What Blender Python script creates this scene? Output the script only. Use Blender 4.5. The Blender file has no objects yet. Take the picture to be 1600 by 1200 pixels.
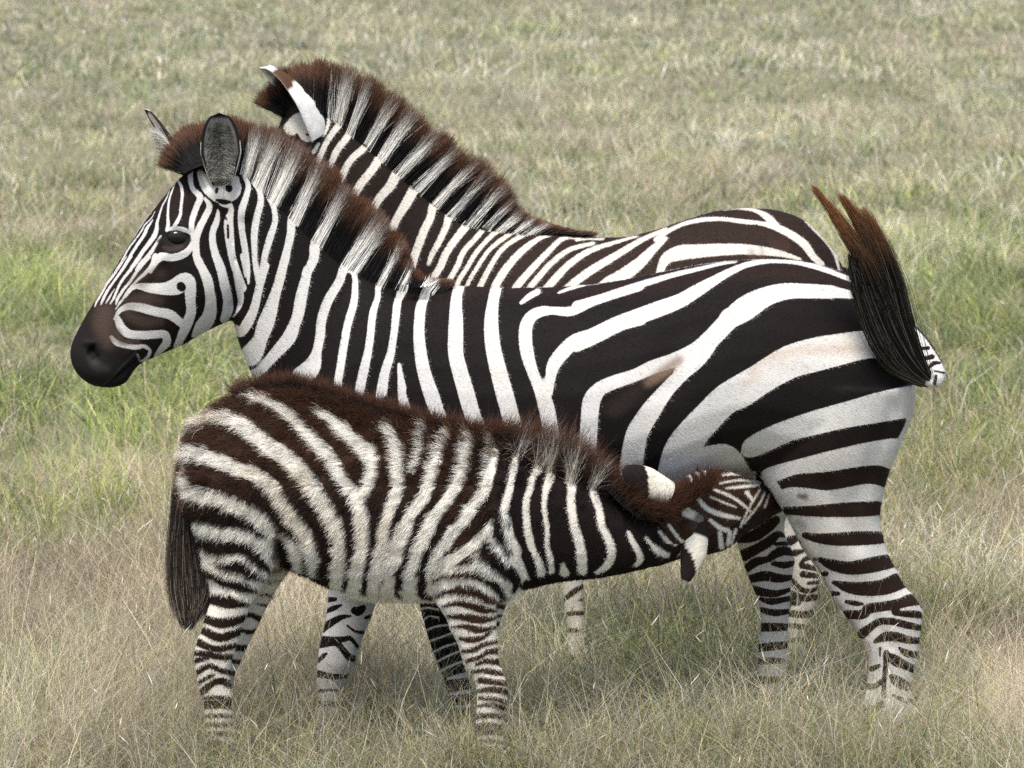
import bpy, math, random
import numpy as np
from mathutils import Vector
from mathutils.bvhtree import BVHTree

# ------------------------------------------------------------ camera, sky, sun
FPX, CAMH, PITCH = 5600.0, 2.55, math.atan(825/5600.0)
SC = bpy.context.scene
cam = bpy.data.cameras.new("camera"); cam_o = bpy.data.objects.new("camera", cam)
SC.collection.objects.link(cam_o); SC.camera = cam_o
cam.sensor_width = 36; cam.lens = FPX/1600*36; cam.clip_end = 3000; cam.clip_start = 0.1
cam_o.location = (0, 0, CAMH); cam_o.rotation_euler = (math.pi/2-PITCH, 0, 0)
cam.dof.use_dof = True; cam.dof.focus_distance = 9.95; cam.dof.aperture_fstop = 8

SUN_EL, SUN_AZ = math.radians(66), math.radians(200)     # azimuth: compass, from +Y clockwise
world = bpy.data.worlds.new("World"); SC.world = world; world.use_nodes = True
nt = world.node_tree
sky = nt.nodes.new("ShaderNodeTexSky"); sky.sky_type = 'NISHITA'; sky.sun_disc = False
sky.sun_elevation = SUN_EL; sky.sun_rotation = SUN_AZ
sky.air_density = 1.0; sky.dust_density = 3.0; sky.ozone_density = 0.6
nt.links.new(sky.outputs[0], nt.nodes["Background"].inputs[0])
nt.nodes["Background"].inputs[1].default_value = 0.125
sun = bpy.data.lights.new("sun", 'SUN'); sun.energy = 2.7; sun.angle = math.radians(14); sun.color = (1, 0.95, 0.87)
sun_o = bpy.data.objects.new("sun", sun); SC.collection.objects.link(sun_o)
d = Vector((math.sin(SUN_AZ)*math.cos(SUN_EL), math.cos(SUN_AZ)*math.cos(SUN_EL), math.sin(SUN_EL)))
sun_o.rotation_euler = d.to_track_quat('Z', 'Y').to_euler(); sun_o.location = (0, 0, 20)
SC.view_settings.view_transform = 'Standard'; SC.view_settings.look = 'None'
SC.view_settings.exposure = 0.8; SC.view_settings.gamma = 1.0
SC.cycles.max_bounces = 6; SC.cycles.diffuse_bounces = 3; SC.cycles.transparent_max_bounces = 4
SC.cycles.use_denoising = False

rng = np.random.default_rng(7); random.seed(7)
UP = np.array([0, math.sin(PITCH), math.cos(PITCH)]); FW = np.array([0, math.cos(PITCH), -math.sin(PITCH)])

def W3(px, py, Y):
    """survey point: reference-grid pixel -> point on the animal's side plane y=Y"""
    px = np.asarray(px, float); py = np.asarray(py, float); Y = np.asarray(Y, float)
    dy = FW[1]*FPX + UP[1]*(600-py); dz = FW[2]*FPX + UP[2]*(600-py)
    t = Y/dy
    return np.stack([(px-800)*t, Y+0*t, CAMH+dz*t], -1)

def PX(P):
    P = np.asarray(P, float); q = P-np.array([0, 0, CAMH])
    dep = q@FW
    return np.stack([800+FPX*q[..., 0]/dep, 600-FPX*(q@UP)/dep], -1)

def gh(y):
    """height of the ground: a low swell runs in front of the animals"""
    t = np.clip((9.80-np.asarray(y, float))/.42, 0, 1); return .105*t*t*(3-2*t)
def ground_row(Y): return float(PX(np.array([0, Y, float(gh(Y))]))[1])

# ------------------------------------------------------------ curve helpers
def catmull(P, n):
    P = np.asarray(P, float)
    if len(P) < 3:
        t = np.linspace(0, 1, n+1)[:, None]; return P[0]*(1-t)+P[-1]*t
    Q = np.vstack([2*P[0]-P[1], P, 2*P[-1]-P[-2]]); out = []
    for i in range(1, len(Q)-2):
        for k in range(n):
            t = k/n
            out.append(0.5*((2*Q[i])+(-Q[i-1]+Q[i+1])*t+(2*Q[i-1]-5*Q[i]+4*Q[i+1]-Q[i+2])*t*t+(-Q[i-1]+3*Q[i]-3*Q[i+1]+Q[i+2])*t**3))
    out.append(P[-1]); return np.array(out)

def loft(secs, n=5, m=28):
    """secs: (x1,y1,x2,y2,halfwidth,Y[,egg]); closed tube whose section spans point 1..point 2 on plane Y"""
    S = []
    for s in secs:
        x1, y1, x2, y2, hw, Y = s[:6]; egg = s[6] if len(s) > 6 else 0.0
        S.append(np.concatenate([W3(x1, y1, Y), W3(x2, y2, Y), [hw, egg]]))
    S = catmull(S, n)
    a = np.linspace(0, 2*math.pi, m, endpoint=False)
    V = []; F = []
    for s in S:
        c = (s[:3]+s[3:6])/2; h = (s[:3]-s[3:6])/2
        ca, sa = np.cos(a)[:, None], np.sin(a)[:, None]
        V.append(c+h*ca+np.array([[0, 1, 0]])*s[6]*sa*(1-s[7]*ca))
    k = len(S)
    V = np.vstack(V+[[(S[0][:3]+S[0][3:6])/2], [(S[-1][:3]+S[-1][3:6])/2]])
    for i in range(k-1):
        for j in range(m):
            j2 = (j+1) % m
            F.append((i*m+j, i*m+j2, (i+1)*m+j2, (i+1)*m+j))
    for j in range(m):
        j2 = (j+1) % m
        F.append((k*m, j2, j)); F.append((k*m+1, (k-1)*m+j, (k-1)*m+j2))
    return V, F

def blob(px, py, Y, r, sc=(1, 1, 1), rot=0.0):
    c = W3(px, py, Y); V = []; F = []; nu, nv = 20, 12
    for i in range(1, nv):
        th = math.pi*i/nv
        for j in range(nu):
            ph = 2*math.pi*j/nu
            p = np.array([math.sin(th)*math.cos(ph)*sc[0], math.sin(th)*math.sin(ph)*sc[1], math.cos(th)*sc[2]])*r
            p = np.array([p[0]*math.cos(rot)-p[2]*math.sin(rot), p[1], p[0]*math.sin(rot)+p[2]*math.cos(rot)])
            V.append(c+p)
    V.append(c+np.array([-math.sin(rot), 0, math.cos(rot)])*r*sc[2]); V.append(c-np.array([-math.sin(rot), 0, math.cos(rot)])*r*sc[2])
    for i in range(nv-2):
        for j in range(nu):
            j2 = (j+1) % nu; F.append((i*nu+j, (i+1)*nu+j, (i+1)*nu+j2, i*nu+j2))
    a, b = len(V)-2, len(V)-1
    for j in range(nu):
        j2 = (j+1) % nu; F.append((a, j, j2)); F.append((b, (nv-2)*nu+j2, (nv-2)*nu+j))
    return np.array(V), F

def merge(parts):
    V = []; F = []; o = 0
    for v, f in parts:
        V.append(v); F += [tuple(i+o for i in q) for q in f]; o += len(v)
    return np.vstack(V), F

def fuse(parts, voxel, smooth):
    """union of closed lofts as one continuous skin"""
    V, F = merge(parts)
    me = bpy.data.meshes.new("raw"); me.from_pydata(V.tolist(), [], F)
    ob = bpy.data.objects.new("raw", me); SC.collection.objects.link(ob)
    bm_ = __import__("bmesh").new(); bm_.from_mesh(me); __import__("bmesh").ops.recalc_face_normals(bm_, faces=bm_.faces); bm_.to_mesh(me); bm_.free()
    r = ob.modifiers.new("r", 'REMESH'); r.mode = 'VOXEL'; r.voxel_size = voxel
    s = ob.modifiers.new("s", 'SMOOTH'); s.factor = 0.5; s.iterations = smooth
    dg = bpy.context.evaluated_depsgraph_get()
    out = bpy.data.meshes.new_from_object(ob.evaluated_get(dg))
    bpy.data.objects.remove(ob); bpy.data.meshes.remove(me)
    return out

def get_co(me):
    a = np.empty(len(me.vertices)*3); me.vertices.foreach_get("co", a); return a.reshape(-1, 3)
def get_no(me):
    a = np.empty(len(me.vertices)*3); me.vertex_normals.foreach_get("vector", a); return a.reshape(-1, 3)
def set_co(me, co): me.vertices.foreach_set("co", co.ravel()); me.update()

# ------------------------------------------------------------ value noise
def vnoise(P, seed=0):
    P = np.asarray(P, float); I = np.floor(P).astype(np.int64); f = P-I; f = f*f*(3-2*f)
    def h(ix):
        n = np.full(len(ix), seed*7919+13, np.int64)
        for k in range(ix.shape[1]): n = (n ^ (ix[:, k]*np.int64([73856093, 19349663, 83492791][k])))*np.int64(2654435761) & np.int64(0xffffffff)
        n = (n ^ (n >> 15))*np.int64(2246822519) & np.int64(0xffffffff)
        return ((n ^ (n >> 13)) & 0xffff)/65535.0
    D = P.shape[1]; out = np.zeros(len(P))
    for c in range(2**D):
        off = np.array([(c >> k) & 1 for k in range(D)]); w = np.ones(len(P))
        for k in range(D): w *= f[:, k] if off[k] else 1-f[:, k]
        out += w*h(I+off)
    return out

# ------------------------------------------------------------ coat patterns
LIM = 30.0
def Z8(ox, oy, s): return Z(ox, oy, s, 8.0)
def Z(ox, oy, s, mag=4.0):
    """marks read off a 4x enlargement whose corner is (ox,oy): 'W x,y,w x,y,w | K ...'"""
    out = []
    for part in s.replace("\n", " ").split("|"):
        part = part.split()
        if not part: continue
        k = part[0]; pts = np.array([[float(q) for q in p.split(",")] for p in part[1:]])
        pts = pts/mag; pts[:, 0] += ox; pts[:, 1] += oy
        out.append((k, pts))
    return out

def seg_field(P, pts, soft=False):
    """max over the stroke of (halfwidth - distance)"""
    C = catmull(pts, 4) if len(pts) > 1 else np.vstack([pts, pts+[0.01, 0, 0]])
    best = np.full(len(P), -1e9)
    for a, b in zip(C[:-1], C[1:]):
        d = b[:2]-a[:2]; L = max(d@d, 1e-6)
        t = np.clip(((P-a[:2])@d)/L, 0, 1)
        q = P-(a[:2]+t[:, None]*d)
        v = (a[2]+(b[2]-a[2])*t)/2-np.sqrt((q*q).sum(1))
        np.maximum(best, v, out=best)
    return best

def poly_sdf(P, poly):
    n = len(poly); dmin = np.full(len(P), 1e9); ins = np.zeros(len(P), bool)
    for i in range(n):
        a = np.array(poly[i], float); b = np.array(poly[(i+1) % n], float); d = b-a
        t = np.clip(((P-a)@d)/(d@d), 0, 1); q = P-(a+t[:, None]*d)
        dmin = np.minimum(dmin, np.sqrt((q*q).sum(1)))
        c = ((a[1] > P[:, 1]) != (b[1] > P[:, 1])) & (P[:, 0] < (b[0]-a[0])*(P[:, 1]-a[1])/((b[1]-a[1]) or 1e-9)+a[0])
        ins ^= c
    return np.where(ins, dmin, -dmin)

def paint(P, chart, base=-1):
    f = np.full(len(P), base*LIM)
    for it in chart:
        k, pts = it
        if k in "WK":
            m = LIM+pts[:, 2].max()/2
            sel = np.where((P[:, 0] > pts[:, 0].min()-m) & (P[:, 0] < pts[:, 0].max()+m) & (P[:, 1] > pts[:, 1].min()-m) & (P[:, 1] < pts[:, 1].max()+m))[0]
            if not len(sel): continue
            v = np.clip(seg_field(P[sel], pts), -LIM, LIM)
            f[sel] = np.maximum(f[sel], v) if k == "W" else np.minimum(f[sel], -v)
        elif k in ("PW", "PK"):
            v = np.clip(poly_sdf(P, pts), -LIM, LIM)
            f = np.maximum(f, v) if k == "PW" else np.minimum(f, -v)
    return f

def soft_paint(P, col, strokes):
    """strokes: (rgb, alpha, softness, pts(src px)) blended onto an RGBA override"""
    for rgb, al, soft, pts in strokes:
        pts = np.array(pts, float); m = soft+pts[:, 2].max()/2+2
        sel = np.where((P[:, 0] > pts[:, 0].min()-m) & (P[:, 0] < pts[:, 0].max()+m) & (P[:, 1] > pts[:, 1].min()-m) & (P[:, 1] < pts[:, 1].max()+m))[0]
        if not len(sel): continue
        v = seg_field(P[sel], pts); a = np.clip((v+soft)/(soft*1.5), 0, 1); a = a*a*(3-2*a)*al
        old = col[sel]; na = a+old[:, 3]*(1-a)
        c = (np.array(rgb)[None]*a[:, None]+old[:, :3]*(old[:, 3]*(1-a))[:, None])/np.maximum(na, 1e-5)[:, None]
        col[sel, :3] = c; col[sel, 3] = na
    return col

# ------------------------------------------------------------ coat charts (white W / dark K marks)
MARE = Z8(130, 270, """
W 1145,140,5 1110,230,16 1077,330,22 1062,450,26 1058,560,32 1062,650,42 1045,720,38
| W 1185,100,22 1225,170,34 1240,280,36 1225,400,34 1215,520,38 1180,600,44 1140,670,48
| W 1075,230,6 1040,320,12 990,410,16 955,520,22 925,620,32 918,700,48 893,780,58 840,860,56 770,950,50 700,1050,46 610,1180,42 590,1220,42
| W 970,790,22 930,860,32 870,960,48 800,1050,46 720,1130,42 670,1210,40
| W 1370,560,40 1365,700,46 1362,850,46 1325,960,80 1230,1030,90 1100,1060,90 985,1045,100 920,1090,96 870,1170,66 840,1230,56
| W 1040,720,30 1120,695,50 1250,710,60 1320,740,40
| W 870,590,10 800,690,36 760,780,40 690,880,36 620,990,34 560,1090,32 490,1210,32
| W 900,480,5 850,570,8 770,650,14 720,740,16 640,850,18 560,960,18 500,1070,16 430,1190,14
| W 850,500,5 780,580,9 700,700,10 620,820,11 540,940,11 460,1060,11
| W 800,500,6 740,590,12 680,680,10
""") + Z8(100, 400, """
W 755,10,13 680,130,13 600,250,13 500,380,15 420,490,18 350,590,20 300,680,18
| W 715,20,7 640,120,7 540,270,8 440,400,9 350,540,11
| W 785,0,9 700,130,14 620,250,16 540,350,18 470,470,22 410,570,22 385,630,13
| W 840,0,34 770,110,30 680,240,28 600,350,26 540,440,32 490,540,32 462,605,16
| W 955,0,40 880,110,40 790,220,34 710,330,30 670,410,28 630,510,28 580,595,20
| W 635,410,7 600,460,15 560,530,22 525,590,16
| W 1065,10,44 980,110,38 900,210,34 820,330,32 750,410,32 690,500,36 660,560,32 650,610,14
| W 1140,0,70 1100,110,50 1010,220,42 940,280,34 870,350,26 800,430,24 740,530,24 690,600,20 645,665,14
| W 770,520,14 820,440,30 880,390,50 960,370,60
""") + Z8(100, 480, """
W 590,375,44 650,440,70 760,480,60 900,500,60 1000,490,50 1072,540,40 1060,600,40 1020,650,40 950,672,24 915,600,40
| K 982,540,60 975,600,50
""") + Z(80, 150, """
W 870,455,36 870,520,30 885,580,30 930,630,40 910,690,36 885,760,36 875,820,30 875,860,24
| W 960,640,16 990,690,36 960,760,40 925,830,44 905,900,44 905,970,44 915,1030,44 950,1090,52 980,1150,56 990,1210,56
| W 1045,715,16 1035,780,36 1010,850,40 1010,920,44 1030,1000,48 1060,1090,52 1085,1200,56
| W 930,480,40 980,560,90 1060,610,120 1130,590,110 1155,520,40
| W 1080,660,70 1125,700,30 1110,780,56 1112,860,60 1130,1000,46 1160,1100,50 1195,1200,52
| W 1190,468,18 1204,500,22 1232,560,32 1215,640,40 1190,720,44 1190,820,40 1205,920,40 1220,1010,36 1230,1100,30 1233,1170,12
| W 1272,540,36 1302,598,34 1310,660,40 1285,760,44 1270,860,44 1270,960,36 1275,1060,30 1290,1160,24
| W 1374,642,50 1392,700,34 1400,780,36 1370,880,44 1340,980,40 1320,1080,36 1300,1180,36
| W 1560,730,90 1500,810,46 1490,900,40 1460,1010,44 1430,1120,50 1410,1200,50
| K 1110,570,44 1112,580,44 | K 1036,580,20 1032,600,20 | K 1035,650,18 1080,663,34 1115,662,20
| K 1040,700,8 1075,740,14 1097,772,10 | K 1104,810,16 1106,885,16
""") + Z(80, 400, """
W 430,290,14 480,235,12 530,190,30 620,200,60 710,205,76 780,190,104 840,160,110 868,205,76 870,280,62 875,350,60 850,420,66 825,480,58 785,565,40
| K 810,188,54 816,196,54
| W 395,395,14 430,340,30 490,315,44 570,325,56 660,350,58 740,365,60 800,410,50 830,440,50 818,500,44 785,570,40
| W 415,395,40 440,450,54 490,488,54 580,495,52 660,490,50 712,492,48 722,540,50 690,580,40 655,625,26
| W 903,-10,40 935,60,50 965,130,56 990,220,60 998,300,70 985,380,86 945,440,90 895,495,36
| W 1025,-10,50 1062,80,54 1085,180,58 1105,280,62 1100,350,66 1080,395,50
| W 1132,0,40 1158,100,46 1175,200,46 1184,280,36 1160,350,16 1120,400,10
| W 1200,0,40 1212,60,36 1213,130,12
| W 1272,0,24 1287,100,26 1303,160,44
| W 1345,60,40 1312,150,50 1290,240,50 1265,340,56 1220,430,66 1180,480,56 1155,450,40
| W 1470,0,50 1440,100,52 1400,230,58 1350,350,60 1320,430,70 1300,540,90 1262,620,110 1235,660,60
| W 1600,90,60 1570,250,60 1540,380,70 1480,500,66 1400,600,60 1330,690,60 1270,745,60
| K 1130,400,40 1135,440,30 | K 1178,530,26 1195,570,20
""") + Z(380, 300, """
W 330,140,90 300,200,52 300,250,50 270,380,50 230,540,60 200,650,60 160,800,80 100,930,90 40,1010,110
| W 490,290,90 450,340,70 440,420,60 390,530,50 350,660,50 330,800,60 290,910,80 200,1010,70 110,1110,60 60,1140,60
| W 680,430,110 625,490,60 600,560,56 530,680,60 490,800,60 480,900,60 460,1000,60 430,1090,110 370,1150,130
| W 670,460,60 695,520,36 700,600,40 690,700,48 655,820,50 630,950,50 610,1080,50 590,1200,50 570,1360,50
| W 880,530,60 845,590,40 840,660,36 810,760,46 795,900,48 780,1000,50 755,1110,60 735,1200,60 705,1380,60
| W 1010,570,60 985,620,44 970,680,40 955,780,46 940,900,44 920,1000,40 890,1100,50 865,1200,50 830,1400,50
| W 975,1080,24 985,1150,34 1000,1230,40
| W 1190,540,50 1150,590,60 1140,650,50 1110,720,64 1098,850,68
| W 1350,560,66 1350,595,64 1330,680,60 1330,780,80
""") + Z(600, 400, """
W 270,180,50 240,290,56 222,400,66 220,520,72 235,650,80 260,760,86 300,880,96 340,1000,90 380,1100,90 420,1300,90
| W 465,180,60 450,300,74 450,400,88 448,500,96 450,620,96 480,740,100 520,880,104 555,1000,100 590,1100,100 640,1300,100
| W 700,200,70 680,300,72 670,420,90 680,560,96 710,700,104 750,850,110 790,1000,110 820,1150,120 850,1350,120
| W 110,230,50 80,300,44 70,400,44 60,500,44 40,620,50 10,730,50 -10,850,60
| W 95,680,26 105,780,40 115,880,56 135,980,70 150,1200,80
| W 1600,195,46 1450,240,48 1300,290,50 1170,345,60 1060,342,50 990,345,64 925,375,74 888,440,82 885,540,84 900,630,82 935,740,70 975,830,80 1010,930,100 1035,1050,100 1050,1200,110 1060,1500,110
| W 1600,390,90 1450,430,90 1330,490,90 1200,530,90 1120,600,90 1060,680,84 1040,760,66 1015,850,80
| W 855,295,20 900,258,36 960,222,40
| W 1090,230,14 1150,207,22 1250,180,18 1400,150,14 1600,112,14
""") + Z(900, 380, """
W 0,385,46 150,340,40 300,290,40 450,245,40 600,200,32 750,165,26 900,130,18 1000,118,10
| W 0,262,18 150,245,16 260,215,16 390,198,14 480,188,12
| W 0,625,110 120,575,104 250,510,100 380,460,98 520,410,100 650,360,90 760,295,80 870,230,60 960,180,46 1080,130,34 1200,112,28 1350,115,30 1470,140,32 1600,180,32
| W 1600,305,84 1450,300,92 1300,300,100 1170,335,115 1060,390,124 980,455,120 900,540,118 820,620,115 740,680,110 600,735,90 480,775,88 370,825,80 250,865,86 150,910,90 100,980,110 85,1080,110 75,1250,110 70,1500,110
| W 820,640,110 760,730,96 680,800,90 600,880,90 540,950,100 480,1030,120 420,1120,130 370,1230,140 330,1500,150
| W 720,740,90 640,800,60
""") + Z(1150, 260, """
W 0,640,24 150,600,26 300,590,26 420,605,28 550,645,28 700,700,30 800,740,30
| W 850,815,36 750,805,44 600,785,72 450,775,84 300,785,100 180,820,120 60,900,130 -40,950,130
""") + Z(1150, 500, """
W 900,155,160 780,158,180 640,185,200 500,215,214 330,265,208 150,370,196 30,445,206 -70,500,190 -170,600,190 -270,710,200 -340,830,230 -380,1000,240 -400,1150,240
| W 1130,500,200 900,545,190 700,590,164 500,640,152 330,690,138 200,745,140 110,790,130 75,815,86
| W 1150,420,70 1110,560,70 1085,660,60 1040,760,70 980,880,70
| W 1010,840,210 900,830,160 750,850,140 550,890,124 380,918,90 230,965,100 190,985,80 235,1035,60 270,1100,60 310,1180,60
| W 930,1095,90 830,1080,114 700,1090,90 560,1110,92 420,1103,112 320,1105,110 300,1140,70
| W -150,880,200 -60,860,160 20,960,140 60,1010,60
""") + [("PW", [(1222, 782), (1450, 782), (1460, 1250), (1225, 1250)])] + Z(1150, 780, """
K 310,72,50 480,74,70 650,68,90 800,62,95 905,55,88
| K 430,225,40 520,245,64 640,250,84 760,245,90 860,242,84 940,238,72
| K 520,375,30 600,410,70 700,430,82 800,420,96 900,400,98 1000,380,86
| K 610,520,26 700,550,70 800,560,90 920,550,100 1000,520,110 1065,500,90
| K 690,640,24 740,650,36 790,655,20
| K 690,720,56 790,720,62 830,685,66 920,670,62 1020,655,70 1100,635,90 1150,650,60
| K 1000,700,60 1080,715,50 1170,725,44
| W 1030,690,14 1090,682,24 1170,675,34
| K 790,840,66 840,800,50 900,765,46 980,765,48 1060,785,48 1160,805,40
| K 870,890,26 930,860,60 1000,860,60 1080,880,50 1150,885,40
| K 1020,930,16 1060,960,46 1130,975,40
| K 945,975,44 1000,1010,70 1060,1040,56 1140,1075,50
| K 940,960,40 935,1050,34 925,1150,32 925,1230,30
| K 900,930,18 900,980,12 | K 850,1060,40 895,1040,24 | K 800,1165,40 860,1170,40 910,1140,36
| K 350,250,36 395,270,26 | K 490,375,26 | K 520,470,16 560,465,38 | K 595,590,38 640,590,26
""") + Z(1150, 900, """
K 975,630,36 1010,660,70 1070,690,56 | K 800,825,40 870,830,46 910,790,28
| K 980,745,16 1060,780,36 1140,790,40 | K 925,815,24 | K 790,930,40 920,940,60 1130,960,60 | K 780,1060,120 1130,1060,120
""")
TAILC = Z(1150, 500, """
K 1085,70,16 1130,130,24 | K 1130,180,22 1200,175,26 | K 1175,240,26 1225,230,34 | K 1205,300,16 1235,270,30 1275,268,16
| K 1200,370,26 1210,320,14 | K 1240,318,12 1300,330,14 | K 1240,400,24 1250,350,20 | K 1165,385,34 1195,350,16
| K 1100,20,14 1180,100,14 1250,200,14 1300,280,12
""")
MARE_FH = Z(1150, 780, """
K 60,0,50 150,-20,50 230,-60,40 | K 40,120,26 120,80,40 180,60,46 225,20,40
| K 10,250,46 110,230,66 200,170,66 250,130,50
| K 50,350,66 130,310,58 200,270,56 260,220,40 300,230,20 | K 250,280,24 320,275,24
| K 70,430,46 130,390,50 200,375,36 240,345,50 300,325,50 370,335,40 | K 230,402,26 300,412,40 365,400,30
| K 85,500,46 180,480,58 270,495,50 350,490,30 | K 105,560,40 160,580,50 250,590,40 340,565,24
| K 150,620,20 220,640,38 340,620,30 | K 155,690,30 240,710,40 340,700,30 | K 160,800,50 240,800,50 330,800,40
| K 140,930,46 230,920,48 320,910,40 | K 130,1010,40 200,1010,40 290,1010,30 | K 130,1130,40 330,1130,40 | K 120,1240,40 330,1240,40
| K 100,1430,120 340,1430,120
""")
MARE_NF = Z(560, 860, """
W 375,372,12 430,358,13 500,370,12 | W 400,442,14 440,412,9 500,420,12 | W 415,502,13 490,475,13 570,465,12
| W 430,572,13 510,545,13 590,515,12 | W 450,645,13 530,605,13 610,580,12 | W 475,705,13 550,665,13 640,625,13
| W 500,762,15 570,725,15 660,690,13 | W 560,800,18 640,785,30 700,770,30 | W 560,900,18 700,880,24 | W 570,980,20 720,970,20
""")
MARE_FF = Z(250, 800, """
K 1055,548,36 1095,545,26 | K 1040,620,30 1090,600,34 1130,583,16 | K 1015,745,26 1050,705,48 1130,660,36 1190,650,14
| K 1215,615,46 1240,620,60 1270,600,40 | K 1285,662,20 1320,650,24 | K 1170,710,14 1220,745,18 1280,755,28
| K 1005,800,56 1080,800,44 1150,795,38 1190,790,30 1235,842,22 | K 1000,840,26 1100,820,40 1150,870,40 1180,905,46 1225,922,40
| K 985,935,26 1020,900,30 1040,885,16 | K 985,1010,46 1050,1025,40 1120,1030,34 1190,1025,22 | K 1000,1120,26 1060,1112,18 1130,1120,22
| K 980,1200,40 1150,1200,40 | K 960,1400,120 1160,1400,120
""")
BACKZ = Z(340, 60, """
W 600,430,14 660,460,20 690,520,30 670,590,22 650,612,12
| W 630,660,22 600,710,30 | W 560,400,60 590,450,20 | W 650,400,50 670,440,24
| W 800,440,60 740,480,54 760,530,48 720,590,44 680,650,40 640,740,40 620,790,40
| W 890,520,60 845,570,50 800,630,50 740,710,48 705,800,40 690,860,36
| W 990,570,60 940,640,54 910,690,50 850,740,50 800,810,50 770,890,50 745,960,50
| W 1100,650,70 1020,740,66 960,830,60 900,900,60 860,970,56 830,1040,50 790,1140,50
| W 1210,750,80 1130,830,76 1080,920,70 1010,1000,60 970,1070,60 920,1150,60 880,1250,60
| W 1300,850,80 1230,940,76 1180,1030,70 1130,1110,60 1090,1190,60 1040,1300,60
| W 460,560,110 520,520,130 560,600,110 600,580,60 | K 570,440,14 610,480,16 600,530,12 560,560,12
| K 560,600,20 610,590,30 630,540,20 | K 640,430,22 670,480,28 670,540,20 655,590,12
""") + Z(640, 200, """
W 200,400,70 150,480,64 130,560,56 100,620,60 60,720,60 25,820,60 0,930,60 -20,1050,60
| W 290,470,60 250,540,60 230,610,50 190,700,46 140,790,40 118,850,26
| W 440,480,60 370,590,60 300,680,56 235,770,54 195,860,54 150,940,50 120,1050,50
| W 510,520,40 485,590,44 430,670,36 340,770,40 300,860,40 255,940,40 220,1040,40
| W 575,615,46 505,680,34 415,780,34 355,880,34 310,950,34 280,1040,34
| W 680,625,26 600,680,32 500,760,30 430,860,30 370,960,28 340,1040,28
| W 770,635,46 690,678,34 580,755,34 505,865,38 450,970,42 420,1050,42
| W 890,662,26 810,690,34 700,770,50 610,870,58 540,980,60 510,1060,60
| W 1060,688,16 960,688,34 865,775,42 765,880,50 670,990,56 640,1060,56
| W 1040,700,20 1110,690,22 1210,695,14 | W 1150,720,24 1000,760,34 880,850,42 800,940,44 750,1000,44 720,1060,44
| W 1400,682,14 1270,718,26 1120,770,42 1000,850,50 920,930,56 860,1000,58 800,1080,58
| W 1600,632,24 1450,700,38 1300,790,50 1150,880,60 1050,950,60 980,1010,60 900,1090,60
| W 1600,690,30 1520,760,60 1430,850,86 1320,930,100 1240,970,90 1150,1050,90
""") + Z(950, 280, """
W 300,380,40 350,340,34 450,288,28 560,258,32 700,248,28 850,265,32 950,275,28 1050,300,50 1150,350,56 1230,410,60 1280,480,50 1330,530,50
| W 720,192,12 780,184,12 850,185,18 930,200,28 1000,240,50 1050,290,50
| W 320,590,50 360,500,80 450,460,110 560,450,100 700,440,90 850,438,76 1000,452,60 1100,470,40 1200,500,20
| W 1230,262,10 1300,330,16 1370,400,18 1420,480,20 1445,570,16
| W 0,412,22 100,380,18 190,358,8
""")
BACKZ_LEG = Z(1150, 780, """
K 340,260,50 390,240,30 | K 370,335,36 430,320,16 | K 400,405,16 440,370,26 475,372,16 | K 415,415,34 500,435,30 | K 420,470,36 520,482,26
| K 450,525,18 520,518,22 | K 350,515,36 400,560,30 460,575,26 520,550,16 | K 345,600,50 420,620,38 520,610,30 | K 340,650,28 395,652,20
| K 335,712,38 420,722,38 490,710,36 | K 340,790,28 440,800,28 | K 330,880,26 460,880,26 | K 300,980,26 460,980,26 | K 280,1090,100 480,1090,100
""")
BACKZ_FORE = Z(860, 660, """
K 60,900,40 210,920,40 | K 80,1110,26 130,1070,38 200,1025,30 | K 175,1110,16 220,1105,20 | K 60,1200,30 220,1190,30 | K 60,1300,30 230,1300,30 | K 60,1500,100 240,1500,100
""")
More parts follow.
